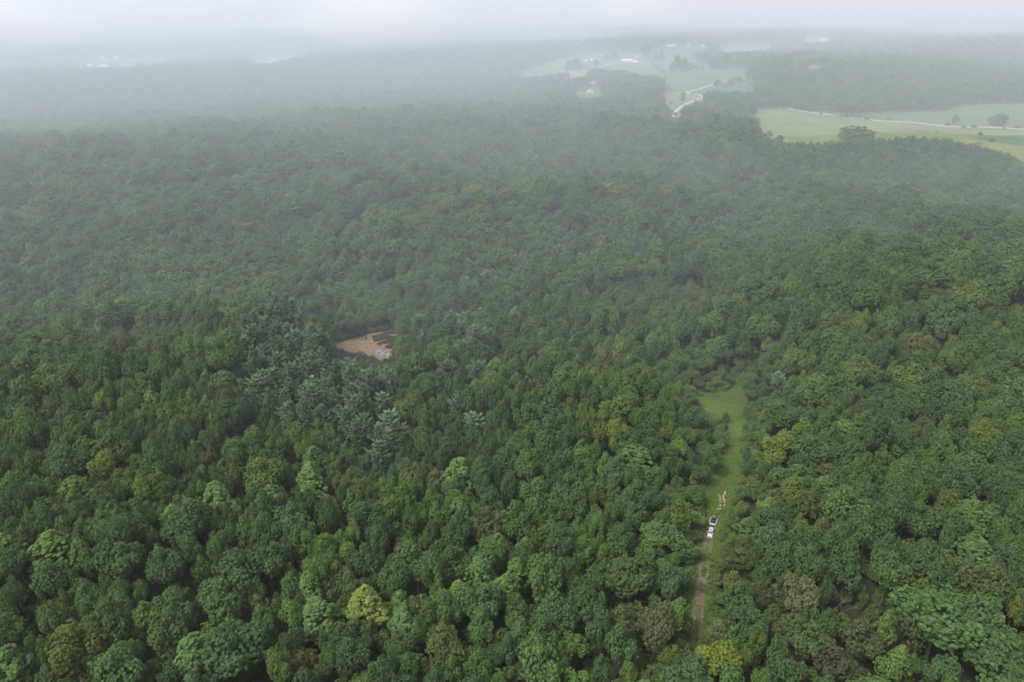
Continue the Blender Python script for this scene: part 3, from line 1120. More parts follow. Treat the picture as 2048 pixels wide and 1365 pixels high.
LONE = [  # foot of the tree in the picture, width and height in pixels, kind, label
    (1995, 252, 34, 24, 'oak', 'wide dark tree standing alone in the pasture above the country road'),
    (1909, 249, 12, 20, 'maple', 'slim dark tree beside the country road, next to the wide lone tree'),
    (1712, 286, 58, 34, 'oak', 'big round tree at the woods edge of the yellow-green field'),
    (1558, 284, 15, 13, 'maple', 'small tree at the near corner of the yellow-green field'),
    (1364, 213, 9, 28, 'tulip', 'dark columnar tree standing beside the gravel driveway'),
    (1350, 148, 26, 34, 'oak', 'tallest tree of the clump between the two green farm fields'),
    (1368, 146, 24, 27, 'oak', 'middle tree of the clump between the two green farm fields'),
    (1386, 141, 18, 15, 'maple', 'lowest tree of the clump between the two green farm fields'),
    (1404, 138, 8, 11, 'maple', 'small tree on the fence line past the farm clump'),
    (1418, 137, 6, 12, 'tulip', 'thin upright tree on the fence line past the farm clump'),
    (1312, 123, 12, 16, 'maple', 'first of two small twin trees in the farm pasture'),
    (1323, 123, 13, 19, 'maple', 'taller of two small twin trees in the farm pasture'),
    (1290, 117, 17, 29, 'oak', 'tall dark tree beside the farm lane by the long white shed'),
    (1138, 144, 20, 21, 'oak', 'shorter of two dark trees between the pasture and the dry patch'),
    (1154, 144, 26, 25, 'oak', 'taller of two dark trees between the pasture and the dry patch'),
    (1192, 138, 9, 17, 'tulip', 'narrow tree at the start of the farm lane'),
    (1213, 121, 14, 13, 'maple', 'low tree behind the parked farm machines'),
    (1229, 121, 17, 16, 'oak', 'round tree behind the long white shed'),
    (1433, 174, 14, 14, 'maple', 'round tree at the driveway end of the brick farmhouse'),
    (1462, 173, 14, 16, 'maple', 'round tree at the field end of the brick farmhouse'),
    (1472, 165, 16, 13, 'maple', 'spreading tree behind the brick farmhouse'),
    (1450, 175, 8, 9, 'maple', 'small yard tree in front of the brick farmhouse'),
    (1481, 170, 6, 12, 'tulip', 'slim yard tree standing off from the brick farmhouse'),
    (1335, 182, 14, 9, 'maple', 'low tree on the hedge line below the green crop'),
    (148, 138, 15, 17, 'oak', 'lone tree in the misty pasture before the red barn'),
    (163, 137, 10, 11, 'maple', 'smaller tree next to the lone tree in the misty pasture'),
    (75, 160, 24, 19, 'oak', 'first tree of the row below the misty pasture'),
    (97, 162, 26, 22, 'oak', 'second tree of the row below the misty pasture'),
    (130, 160, 22, 17, 'oak', 'third tree of the row below the misty pasture'),
    (632, 116, 18, 13, 'oak', 'tree at one end of the white house in the mist'),
    (664, 116, 16, 12, 'oak', 'tree at the other end of the white house in the mist'),
    (498, 127, 12, 12, 'maple', 'small tree by the misty farm crossroads'),
    (530, 117, 10, 9, 'maple', 'small tree in the misty field beyond the crossroads'),
    (1066, 124, 10, 9, 'maple', 'tree at the near end of the pale gabled house'),
    (1096, 122, 14, 11, 'maple', 'tree at the far end of the pale gabled house'),
]
for px, py, w_, h_, kd, lab in LONE:
    p = at(px, py)
    dep = float((p - CAM) @ FWD)
    x, y = float(p[0]), float(p[1])
    kd = kd if kd == 'tulip' else 'lone'
    put(kd, x, y, 0.5 * w_ * dep / FPX * (1.1 if kd == 'tulip' else 1.0), h_ * dep / FPX, tint_of('oak', x, y, PY), PY, lab)
    TREES[-1]['lone'] = True
    TREES[-1]['group'] = 'trees standing in the far fields'


def region_flags(x, y):
    z = terrain(x, y)
    px, py, dep = project(np.stack([x, y, z + 13], -1))
    pn = np.zeros(x.shape, bool)
    for pl in PINE_AREAS:
        pn |= in_poly(px, py, pl)
    th = np.zeros(x.shape, bool)
    for pl in THICKET:
        th |= in_poly(px, py, pl)
    return px, py, pn, th


def scatter(n, dmin, dmax, passes):
    """dart throwing over a fan before the camera, big crowns first"""
    for frac, lo, hi, f in passes:
        m = int(n * frac)
        d = np.sqrt(RNG.uniform(dmin ** 2, dmax ** 2, m))
        half = np.radians(np.interp(d, [80, 200, 600, 2000], [58, 52, 44, 40]))
        a = RNG.uniform(-1, 1, m) * half
        X, Y = d * np.sin(a), d * np.cos(a)
        px, py, pn, th = region_flags(X, Y)
        q = rnoise(X, Y, 33)
        q2 = rnoise(X + 500, Y - 300, 21)
        U = RNG.uniform(0, 1, m)
        V = RNG.uniform(0, 1, m)
        edge = np.minimum(np.minimum(poly_sd(X, Y, wc), poly_sd(X, Y, wcor) + 19), poly_sd(X, Y, POND['poly']) + 6)
        cand = []
        for i in range(m):
            r = lo + (hi - lo) * V[i]
            gr = 1.0 + 0.55 * float(sm(300, 430, d[i])) - 0.18 * float(1 - sm(230, 330, d[i]))
            gf = 1.0 + 0.06 * float(sm(300, 430, d[i]))
            low_left = (py[i] > 900) and (px[i] < 1050)
            if pn[i] and (U[i] < .72 or px[i] < 830):
                if r > 4.2:
                    continue
                kd, R = 'pine', min(4.2, max(2.7, r)) * 1.15
                H = 20 + 6 * (U[i] - .5)
            elif th[i]:
                if r > 3.6:
                    continue
                kd = 'bush' if U[i] < .12 else ('locust' if U[i] < .6 else 'maple')
                R = min(r, 3.4)
                H = 6.0 if kd == 'bush' else 8.5 + R * 1.1
            else:
                tp = (0.42 if q2[i] > 0.5 else 0.12) if low_left else (0.22 if q2[i] > .66 else 0.06)
                if r > 4.4:
                    if low_left and U[i] > 0.35:
                        continue
                    kd = 'oak'
                elif U[i] < tp and r < 4.0:
                    kd = 'tulip'
                elif U[i] < tp + 0.18 + 0.22 * (q[i] > .6):
                    kd = 'locust'
                elif U[i] < 0.9 and r > 3.4:
                    kd = 'maple' if U[i] < .7 else 'oak'
                else:
                    kd = 'maple'
                R = r
                H = {'oak': 15.5 + 0.7 * R, 'maple': 13 + 0.9 * R, 'tulip': 11.0 + 1.6 * R, 'locust': 9.5 + 1.0 * R}[kd] * (0.9 + 0.2 * ((U[i] * 7.7) % 1))
            if kd == 'tulip':
                R *= 1.22
            if kd in ('oak', 'maple', 'locust') and not th[i]:
                R *= gr
                H += (gr - 1) * 5
            H *= 0.92 + 0.2 * ((V[i] * 13.7) % 1)
            if edge[i] < 24:                       # lower growth towards the open edges
                if edge[i] < 11 and R > 3.0:
                    continue
                H *= 0.36 + 0.64 * max(0.0, edge[i]) / 24
            cand.append((i, kd, R, H))
        if not cand:
            continue
        I = np.array([c[0] for c in cand])
        RR = np.array([c[2] for c in cand])
        HH = np.array([c[3] for c in cand])
        bad = blocked(X[I], Y[I], HH, RR)
        for (i, kd, R, H), b in zip(cand, bad):
            if b:
                continue
            x, y = float(X[i]), float(Y[i])
            if free(x, y, R, f):
                occupy(x, y, R)
                put(kd, x, y, R, H, tint_of(kd, x, y, PY), PY)


scatter(110000, 70, 900, [(0.03, 5.2, 7.2, 0.76), (0.14, 3.9, 5.2, 0.70), (0.36, 2.7, 3.9, 0.67), (0.47, 1.8, 2.7, 0.66)])
# thick low cover along the clearing's and the pond's edge and between the trunks
m = 9000
d = np.sqrt(RNG.uniform(75 ** 2, 480 ** 2, m))
a = RNG.uniform(-1, 1, m) * np.radians(52)
X, Y = d * np.sin(a), d * np.cos(a)
R_ = RNG.uniform(1.3, 2.6, m)
H_ = R_ * RNG.uniform(1.2, 2.0, m)
bad = blocked(X, Y, H_, R_)
UNDER = [(float(X[i]), float(Y[i]), float(R_[i]), float(H_[i])) for i in range(m) if not bad[i]]


def ring(poly, n, d0, d1, r0, r1, hk=(0.9, 1.6)):
    """low growth along an outline"""
    P = [np.array(q) for q in poly]
    O = [np.array(q) for q in offset_poly([tuple(q) for q in poly], 1.0)]
    L = np.array([np.linalg.norm(P[(i + 1) % len(P)] - P[i]) for i in range(len(P))])
    for _ in range(n):
        i = int(RNG.choice(len(P), p=L / L.sum()))
        t = RNG.uniform()
        j = (i + 1) % len(P)
        q = P[i] * (1 - t) + P[j] * t
        nn = (O[i] - P[i]) * (1 - t) + (O[j] - P[j]) * t
        q = q + nn * RNG.uniform(d0, d1)
        r = RNG.uniform(r0, r1)
        UNDER.append((float(q[0]), float(q[1]), float(r), float(r * RNG.uniform(*hk))))


ring(wc, 620, 0.2, 5.5, 0.35, 1.5)
ring(wcor, 170, 0.9, 4.5, 0.4, 1.2)
ring(POND['poly'], 170, 0.8, 6.0, 0.6, 1.8)


def far_scatter(dmin, dmax, cell, rs):
    g = np.arange(-dmax, dmax, cell)
    X, Y = np.meshgrid(g, np.arange(dmin * 0.6, dmax, cell))
    X = (X + RNG.uniform(-.46, .46, X.shape) * cell).ravel()
    Y = (Y + RNG.uniform(-.46, .46, Y.shape) * cell).ravel()
    d = np.hypot(X, Y)
    k = (d >= dmin) & (d < dmax) & (np.abs(np.arctan2(X, Y)) < np.radians(40))
    X, Y = X[k], Y[k]
    R = RNG.uniform(rs[0], rs[1], len(X)) * (1 + 0.5 * (RNG.uniform(0, 1, len(X)) > .8))
    H = (12 + 1.0 * R + RNG.uniform(-2, 3, len(X)))
    bad = blocked(X, Y, H, R)
    X, Y, R, H = X[~bad], Y[~bad], R[~bad], H[~bad]
    px, py, pn, th = region_flags(X, Y)
    U = RNG.uniform(0, 1, len(X))
    for i in range(len(X)):
        kd = 'pine' if pn[i] else ('oak' if U[i] < .5 else 'maple' if U[i] < .8 else 'locust' if U[i] < .9 else 'tulip')
        put(kd, float(X[i]), float(Y[i]), float(R[i]), float(H[i]), tint_of(kd, X[i], Y[i], PY), PY)


for pl in OPEN.values():              # scrub and hedge trees along the field edges
    W_ = [np.array(at(a, b)[:2]) for a, b in pl]
    for i in range(len(W_)):
        a_, b_ = W_[i], W_[(i + 1) % len(W_)]
        n_ = int(np.linalg.norm(b_ - a_) / 16)
        for k in range(n_):
            if PY.random() < 0.45:
                continue
            q_ = a_ + (b_ - a_) * ((k + PY.random()) / n_)
            q_ = q_ + np.array([PY.uniform(-6, 6), PY.uniform(-4, 8)])
            r_ = PY.uniform(1.5, 3.6)
            put('lone', float(q_[0]), float(q_[1]), r_, r_ * PY.uniform(1.2, 1.9), tint_of('oak', q_[0], q_[1], PY), PY)
far_scatter(895, 1700, 10.0, (5.0, 7.2))
far_scatter(1700, 2600, 12.5, (6.0, 8.5))
far_scatter(2600, 4200, 18.0, (8.0, 11.0))

# ------------------------------------------------------------------ trees: the ones that show largest are things of their own
def crown_px(t):
    z = float(terrain(t['x'], t['y']))
    px, py, dep = project(np.array([t['x'], t['y'], z + t['H'] * 0.72]))
    return float(px), float(py), FPX * t['R'] / float(dep), float(dep)


ONES = ['zero', 'one', 'two', 'three', 'four', 'five', 'six', 'seven', 'eight', 'nine', 'ten', 'eleven', 'twelve', 'thirteen', 'fourteen', 'fifteen', 'sixteen', 'seventeen', 'eighteen', 'nineteen']
TENS = ['', '', 'twenty', 'thirty', 'forty', 'fifty', 'sixty', 'seventy', 'eighty', 'ninety']


def word(n):
    return ONES[n] if n < 20 else TENS[n // 10] + ('-' + ONES[n % 10] if n % 10 else '')


def shade(t):
    r, g, b = t['tint']
    s = g / max(r, 1e-4)
    L = g
    if s < 1.0:
        return 'brown-tinged'
    if s < 1.22:
        return 'olive'
    if s < 1.4 and L > .14:
        return 'yellow-green'
    if L > 0.125:
        return 'bright green'
    if L > 0.1:
        return 'mid-green'
    return 'dark green'


FORM = {'lone': 'round tree', 'oak': 'broad domed tree', 'maple': 'round leafy tree', 'tulip': 'slender pointed tree', 'locust': 'feathery tree', 'pine': 'pine', 'bush': 'low bush', 'dead': 'bare tree', 'snag': 'bare snag'}
NAME = {'lone': 'broadleaf_tree', 'oak': 'broadleaf_tree', 'maple': 'broadleaf_tree', 'tulip': 'broadleaf_tree', 'locust': 'broadleaf_tree', 'pine': 'pine_tree', 'bush': 'bush', 'dead': 'dead_tree', 'snag': 'dead_tree'}
CAT = {'broadleaf_tree': 'tree', 'pine_tree': 'pine', 'bush': 'bush', 'dead_tree': 'dead tree'}
GROUP = {'broadleaf_tree': 'broadleaf trees of the lower woods', 'pine_tree': 'pines of the stand by the pond', 'bush': 'bushes of the clearing', 'dead_tree': 'bare dead trees'}


def make_tree(t):
    pr = PROTO[t['kind']][t['v']]
    z = float(terrain(t['x'], t['y']))
    nm = t.get('name') or NAME[t['kind']]
    e = thing(nm, t['label'], CAT.get(nm, 'tree'), (t['x'], t['y'], z), t['rot'], t.get('group', GROUP[NAME[t['kind']]]))
    e.scale = (t['s'] * t['asp'], t['s'] / t['asp'], t['sz'])
    if pr['trunk'] is None:
        pr['trunk'] = pr['B'].trunk_mesh('trunk', pr['bark'])
        if pr['B'].LV:
            pr['crown'] = pr['B'].crown_mesh('crown', pr['lm'])
    if pr['crown']:
        c_ = link('crown', pr['crown'], e)
        c_['tint'] = [float(q) for q in t['tint']]
        link('trunk', pr['trunk'], e)
    else:
        link('bare_branches', pr['trunk'], e)
    return e


cand = []
for i, t in enumerate(TREES):
    if math.hypot(t['x'], t['y']) > 700:
        if t['label'] is None:
            continue
    px, py, r, dep = crown_px(t)
    t['px'], t['py'], t['rpx'] = px, py, r
    if -20 < px < 2068 and py < 1365 + r * 0.3 and py > 0:
        cand.append(i)
named = [i for i in cand if TREES[i]['label'] and not TREES[i].get('lone')]
lone = [i for i in range(len(TREES)) if TREES[i].get('lone')]
single = set(named) | set(lone)
used = set()


def auto_label(t):
    a, b = int(np.clip(t['px'] / 2048 * 100, 0, 99)), int(np.clip(t['py'] / 1365 * 100, 0, 99))
    if (a, b) in used:
        return None
    used.add((a, b))
    return '%s %s, crown %s percent across and %s percent down the view' % (shade(t), FORM[t['kind']], word(a), word(b))


def choose(kinds, most):
    L = [i for i in cand if i not in single and TREES[i]['kind'] in kinds]
    L.sort(key=lambda i: -TREES[i]['rpx'] * (1.0 if TREES[i]['kind'] != 'tulip' else 1.25))
    n = 0
    for i in L:
        if n >= most:
            break
        lab = auto_label(TREES[i])
        if lab is None:
            continue
        TREES[i]['label'] = lab
        single.add(i)
        n += 1


nb = sum(1 for i in named if NAME[TREES[i]['kind']] == 'broadleaf_tree')
choose(('oak', 'maple', 'tulip', 'locust'), 300 - nb)
choose(('pine',), 150)
for i in sorted(single):
    make_tree(TREES[i])


# ------------------------------------------------------------------ the rest of the woods: one mass each
def scatter_object(name, rows, label, cat):
    """rows: x, y, z, scale xyz, rotation, form index, tint -> instances on points"""
    me = bpy.data.meshes.new(name)
    n = len(rows)
    co = np.array([[r[0], r[1], r[2]] for r in rows], np.float32)
    me.vertices.add(n)
    me.vertices.foreach_set('co', co.ravel())
    for nm, ty, key, arr in (('form', 'INT', 'value', np.array([r[5] for r in rows], np.int32)),
                             ('turn', 'FLOAT_VECTOR', 'vector', np.array([[0, 0, r[4]] for r in rows], np.float32).ravel()),
                             ('size', 'FLOAT_VECTOR', 'vector', np.array([r[3] for r in rows], np.float32).ravel()),
                             ('tint', 'FLOAT_COLOR', 'color', np.array([[*r[6], 1] for r in rows], np.float32).ravel())):
        at_ = me.attributes.new(nm, ty, 'POINT')
        at_.data.foreach_set(key, arr)
    o = link(name, me)
    ng = bpy.data.node_groups.new(name + '_scatter', 'GeometryNodeTree')
    ng.interface.new_socket('Geometry', in_out='INPUT', socket_type='NodeSocketGeometry')
    ng.interface.new_socket('Geometry', in_out='OUTPUT', socket_type='NodeSocketGeometry')
    gi, go = ng.nodes.new('NodeGroupInput'), ng.nodes.new('NodeGroupOutput')
    iop = ng.nodes.new('GeometryNodeInstanceOnPoints')
    ci = ng.nodes.new('GeometryNodeCollectionInfo')
    ci.inputs['Collection'].default_value = FOREST_COL
    ci.inputs['Separate Children'].default_value = True
    ci.inputs['Reset Children'].default_value = True

    def attr(nm, ty):
        a_ = ng.nodes.new('GeometryNodeInputNamedAttribute')
        a_.data_type = ty
        a_.inputs['Name'].default_value = nm
        return [s for s in a_.outputs if s.enabled and s.name == 'Attribute'][0]

    L = ng.links
    L.new(gi.outputs[0], iop.inputs['Points'])
    L.new(ci.outputs[0], iop.inputs['Instance'])
    iop.inputs['Pick Instance'].default_value = True
    L.new(attr('form', 'INT'), iop.inputs['Instance Index'])
    e2r = ng.nodes.new('FunctionNodeEulerToRotation')
    L.new(attr('turn', 'FLOAT_VECTOR'), e2r.inputs[0])
    L.new(e2r.outputs[0], iop.inputs['Rotation'])
    L.new(attr('size', 'FLOAT_VECTOR'), iop.inputs['Scale'])
    L.new(iop.outputs[0], go.inputs[0])
    md = o.modifiers.new('scatter', 'NODES')
    md.node_group = ng
    return stuff(o, label, cat)


def row(t):
    return (t['x'], t['y'], float(t['z']), (t['s'] * t['asp'], t['s'] / t['asp'], t['sz']), t['rot'], PINDEX[(t['kind'], t['v'])], t['tint'])


rest = [t for i, t in enumerate(TREES) if i not in single]
zz = terrain(np.array([t['x'] for t in rest]), np.array([t['y'] for t in rest]))
for t, z in zip(rest, zz):
    t['z'] = z
scatter_object('forest', [row(t) for t in rest if t['kind'] != 'pine'], 'dense green broadleaf forest rolling away into the mist', 'forest')
scatter_object('pine_forest', [row(t) for t in rest if t['kind'] == 'pine'], 'blue-green pine woods in the hollow beyond the pond', 'forest')
uz = terrain(np.array([u[0] for u in UNDER]), np.array([u[1] for u in UNDER]))
rows = []
for (x, y, R, H), z in zip(UNDER, uz):
    v = PY.randrange(3)
    pr = PROTO['bush'][v]
    rows.append((x, y, float(z), (R / pr['R'], R / pr['R'], H / pr['H']), PY.uniform(0, 6.28), PINDEX[('bush', v)], tint_of('bush', x, y, PY)))
scatter_object('undergrowth', rows, 'low green undergrowth between the trunks and along the clearing', 'undergrowth')
# grass of the clearing
rows = []
bx = np.array(wc)
mn, mx_ = np.minimum(bx.min(0), np.array(wcor).min(0)) - 2, np.maximum(bx.max(0), np.array(wcor).max(0)) + 2
gp = RNG.uniform(0, 1, (110000, 2)) * (mx_ - mn) + mn
sd = np.minimum(poly_sd(gp[:, 0], gp[:, 1], wc), poly_sd(gp[:, 0], gp[:, 1], wcor))
tr_d = np.full(len(gp), 99.0)
TW = np.array(TRW)
for a_, b_ in zip(TW[:-1], TW[1:]):
    ab = b_ - a_
    t_ = np.clip(((gp - a_) @ ab) / (ab @ ab), 0, 1)
    q_ = gp - (a_ + t_[:, None] * ab)
    tr_d = np.minimum(tr_d, np.abs(np.hypot(q_[:, 0], q_[:, 1]) - 0.0))
keep = (sd < 2.0) & ((tr_d > 1.7) | (RNG.uniform(0, 1, len(gp)) < np.where(gp[:, 1] > TW[5][1], .7, .05)))
for pl in MUD:
    keep &= poly_sd(gp[:, 0], gp[:, 1], pl) > 0.35
gp = gp[keep]
tr_d = tr_d[keep]
gz = terrain(gp[:, 0], gp[:, 1])
patch = rnoise(gp[:, 0], gp[:, 1], 5.0)
patch2 = rnoise(gp[:, 0] + 40, gp[:, 1], 2.3)
for i in range(len(gp)):
    v = PY.randrange(3)
    if PY.random() > 0.45 + 0.55 * patch2[i]:
        continue
    k = PY.uniform(.55, 1.1) * (0.7 + .7 * patch[i])
    c_ = (0.145 + .07 * patch[i], 0.25 + .06 * patch[i], 0.048 + .02 * patch[i])
    if PY.random() < .12:
        c_ = (0.20, 0.20, 0.085)
    rows.append((float(gp[i, 0]), float(gp[i, 1]), float(gz[i]) + 0.05, (k, k, k), PY.uniform(0, 6.28), PINDEX[('grass', v)], c_))
scatter_object('grass', rows, 'rough grass and weeds covering the long clearing', 'grass')
# sedge hummocks in the shallow end of the pond
rows = []
hp = [tuple(at_plane(a, b, _pz)[:2]) for a, b in [(742, 676), (765, 668), (792, 662), (800, 676), (790, 700), (772, 695), (756, 690)]]
hb = np.array(hp)
q = RNG.uniform(0, 1, (1500, 2)) * (hb.max(0) - hb.min(0)) + hb.min(0)
q = q[in_poly(q[:, 0], q[:, 1], hp)]
pk = rnoise(q[:, 0], q[:, 1], 2.2)
for i in range(len(q)):
    if PY.random() < pk[i] * 1.1 - .25:
        k = PY.uniform(1.0, 2.2)
        rows.append((float(q[i, 0]), float(q[i, 1]), _pz, (k, k, k * 1.1), PY.uniform(0, 6.28), PINDEX[('grass', PY.randrange(3))], PY.choice([(0.10, 0.105, 0.045), (0.085, 0.11, 0.04), (0.13, 0.105, 0.06)])))
scatter_object('sedge_grass', rows, 'olive sedge clumps in the shallow end of the brown pond', 'sedge')
print('TREES', len(TREES), 'single', len(single), 'under', len(rows))

# ------------------------------------------------------------------ solid things
def bm_obj(name, bm, mat, parent=None, bevel=0.0, loc=None, rot=None, smooth=False):
    if bevel:
        bmesh.ops.bevel(bm, geom=list(bm.edges), offset=bevel, segments=2, affect='EDGES', profile=0.6)
    bmesh.ops.recalc_face_normals(bm, faces=bm.faces)
    me = bpy.data.meshes.new(name)
    bm.to_mesh(me)
    bm.free()
    me.materials.append(mat)
    if smooth:
        for p in me.polygons:
            p.use_smooth = True
    return link(name, me, parent, loc, rot)


def hexa(lo, hi, taper_lo=None, bm=None):
    """a block; lo/hi corners; taper: (dx0, dx1, dy) drawn in at the top"""
    bm = bm or bmesh.new()
    t = taper_lo or (0, 0, 0)
    x0, y0, z0 = lo
    x1, y1, z1 = hi
    v = [bm.verts.new(p) for p in [(x0, y0, z0), (x1, y0, z0), (x1, y1, z0), (x0, y1, z0),
                                   (x0 + t[0], y0 + t[2], z1), (x1 - t[1], y0 + t[2], z1), (x1 - t[1], y1 - t[2], z1), (x0 + t[0], y1 - t[2], z1)]]
    for f in ((3, 2, 1, 0), (4, 5, 6, 7), (0, 1, 5, 4), (1, 2, 6, 5), (2, 3, 7, 6), (3, 0, 4, 7)):
        bm.faces.new([v[i] for i in f])
    return bm


def cyl(r, h, n=16, axis='Y', bm=None, c=(0, 0, 0), r2=None):
    bm = bm or bmesh.new()
    mtx = {'Y': Matrix.Rotation(math.pi / 2, 4, 'X'), 'Z': Matrix.Identity(4), 'X': Matrix.Rotation(math.pi / 2, 4, 'Y')}[axis]
    bmesh.ops.create_cone(bm, cap_ends=True, segments=n, radius1=r, radius2=r if r2 is None else r2, depth=h, matrix=Matrix.Translation(c) @ mtx)
    return bm


M_WHITE = simple('white_paint', (0.42, 0.43, 0.45), 0.3, 0.5, 0.03)
M_GLASS = simple('dark_glass', (0.035, 0.04, 0.05), 0.1, 0.6, 0.05)
M_SCREEN = simple('windscreen', (0.16, 0.18, 0.21), 0.12, 0.7, 0.05)
M_BLACK = simple('black_plastic', (0.02, 0.02, 0.022), 0.6, 0.3, 0.1)
M_TYRE = simple('tyre_rubber', (0.018, 0.018, 0.018), 0.85, 0.2, 0.2)
M_RIM = simple('rim_metal', (0.45, 0.45, 0.46), 0.35, 0.5, 0.05, metal=0.8)
M_LAMP = simple('lamp_glass', (0.62, 0.64, 0.66), 0.15, 0.6, 0.05)
M_TAIL = simple('red_lamp', (0.25, 0.015, 0.012), 0.3, 0.5, 0.05)
M_GREYCOVER = simple('grey_cover', (0.085, 0.088, 0.10), 0.7, 0.3, 0.15)
M_CARGO = simple('pale_cargo', (0.60, 0.46, 0.42), 0.8, 0.2, 0.15)
M_MAROON = simple('maroon_trim', (0.07, 0.022, 0.022), 0.6, 0.3, 0.2)
M_STEEL = simple('dark_steel', (0.06, 0.06, 0.065), 0.5, 0.4, 0.15)


def wheel(parent, x, y, r=0.39, w=0.26):
    ty = bm_obj('wheel', cyl(r, w, 20), M_TYRE, parent, 0.03, (x, y, r))
    bm_obj('rim', cyl(r * .62, 0.03, 14), M_RIM, ty, 0, (0, (w / 2 + .012) * (1 if y > 0 else -1), 0))
    return ty


def ground_frame(pa, pb):
    """origin, heading and pitch of a thing whose nose is at pixel pa and whose tail is at pb"""
    a, b = at(*pa), at(*pb)
    m = (a + b) / 2
    m[2] = float(terrain(m[0], m[1]))
    d = a - b
    return m, math.atan2(d[1], d[0]), math.atan2(d[2], math.hypot(d[0], d[1]))


# the pickup: nose towards the dirt ruts
m, hd, pit = ground_frame((1418.7, 1079), (1423.0, 1059.5))
truck = thing('pickup_truck', 'white pickup truck parked on the grassy track, nose towards the dirt ruts', 'truck', (m[0], m[1], m[2] + 0.2))
truck.rotation_euler = (0, -pit, hd)
TS = 0.76
truck.scale = (TS, TS, TS)
bm = hexa((-2.75, -0.97, 0.42), (2.7, 0.97, 0.98), (0.03, 0.12, 0.05))
bm_obj('body', bm, M_WHITE, truck, 0.07)
bm_obj('hood', hexa((1.15, -0.90, 0.95), (2.62, 0.90, 1.17), (0.0, 0.28, 0.10)), M_WHITE, truck, 0.06)
bm_obj('hood_scoop', hexa((1.5, -0.3, 1.16), (2.2, 0.3, 1.205), (0.1, 0.15, 0.06)), M_WHITE, truck, 0.01)
bm_obj('cab', hexa((-1.25, -0.90, 0.95), (1.22, 0.90, 1.80), (0.22, 0.75, 0.17)), M_WHITE, truck, 0.05)
ws = bmesh.new()
v = [ws.verts.new(p) for p in ((1.215, -0.80, 1.05), (1.215, 0.80, 1.05), (0.585, 0.68, 1.735), (0.585, -0.68, 1.735))]
ws.faces.new(v)
bmesh.ops.solidify(ws, geom=ws.faces[:], thickness=0.03)
bm_obj('windscreen', ws, M_SCREEN, truck, 0, (0.02, 0, 0.015))
for sy in (-1, 1):
    sw = bmesh.new()
    v = [sw.verts.new(p) for p in ((-1.0, sy * 0.885, 1.08), (0.85, sy * 0.885, 1.08), (0.42, sy * 0.775, 1.66), (-0.9, sy * 0.775, 1.66))]
    sw.faces.new(v)
    bmesh.ops.solidify(sw, geom=sw.faces[:], thickness=0.03)
    bm_obj('side_window', sw, M_GLASS, truck, 0, (0, sy * 0.02, 0))
    mi = bm_obj('wing_mirror', hexa((0.80, sy * 1.02 - 0.02, 1.12), (1.02, sy * 1.30 + 0.02, 1.34)), M_WHITE, truck, 0.04)
    bm_obj('headlight', hexa((2.60, sy * 0.70 - .18, 0.80), (2.72, sy * 0.70 + .18, 0.96)), M_LAMP, truck, 0.02)
    bm_obj('tail_light', hexa((-2.80, sy * 0.88 - .08, 0.70), (-2.73, sy * 0.88 + .08, 1.05)), M_TAIL, truck, 0.015)
    for wx in (1.72, -1.62):
        wheel(truck, wx, sy * 0.90)
    bm_obj('bed_wall', hexa((-2.74, sy * 0.90 - .06, 0.95), (-1.28, sy * 0.90 + .06, 1.22)), M_WHITE, truck, 0.03)
    bm_obj('fender_flare', hexa((1.25, sy * 0.965 - .03, 0.72), (2.2, sy * 0.965 + .05, 0.86), (0.2, 0.2, 0)), M_BLACK, truck, 0.02)
bm_obj('bed_floor', hexa((-2.70, -0.82, 0.97), (-1.28, 0.82, 1.0)), M_MAROON, truck)
bm_obj('tailgate', hexa((-2.80, -0.84, 0.72), (-2.73, 0.84, 1.18)), M_MAROON, truck, 0.02)
bm_obj('sunroof', hexa((-0.42, -0.46, 1.79), (0.05, 0.46, 1.815)), M_GLASS, truck, 0.01)
bm_obj('rear_window', hexa((-1.21, -0.66, 1.15), (-1.12, 0.66, 1.62), (0.1, 0, 0.05)), M_GLASS, truck, 0.01)
bm_obj('grille', hexa((2.62, -0.48, 0.66), (2.74, 0.48, 0.98)), M_BLACK, truck, 0.02)
bm_obj('bumper', hexa((2.62, -0.95, 0.40), (2.85, 0.95, 0.62), (0, 0.05, 0.05)), M_WHITE, truck, 0.05)
bm_obj('rear_bumper', hexa((-2.92, -0.9, 0.45), (-2.74, 0.9, 0.62)), M_BLACK, truck, 0.03)

# what lies in its bed
e = thing('cargo_bundle', 'pale pinkish bundle lying in the open bed of the white pickup', 'bundle', (0, 0, 0))
M4 = Matrix.LocRotScale(truck.location, truck.rotation_euler, truck.scale)
e.matrix_world = M4 @ Matrix.Translation((-1.95, 0.05, 1.01))
bm_obj('bundle', hexa((-0.55, -0.62, 0), (0.35, 0.5, 0.34), (0.1, 0.06, 0.12)), M_CARGO, e, 0.09, smooth=True)
bm_obj('strap', hexa((-0.12, -0.60, 0.02), (-0.02, 0.48, 0.352), (0, 0, 0.11)), M_MAROON, e, 0.0)

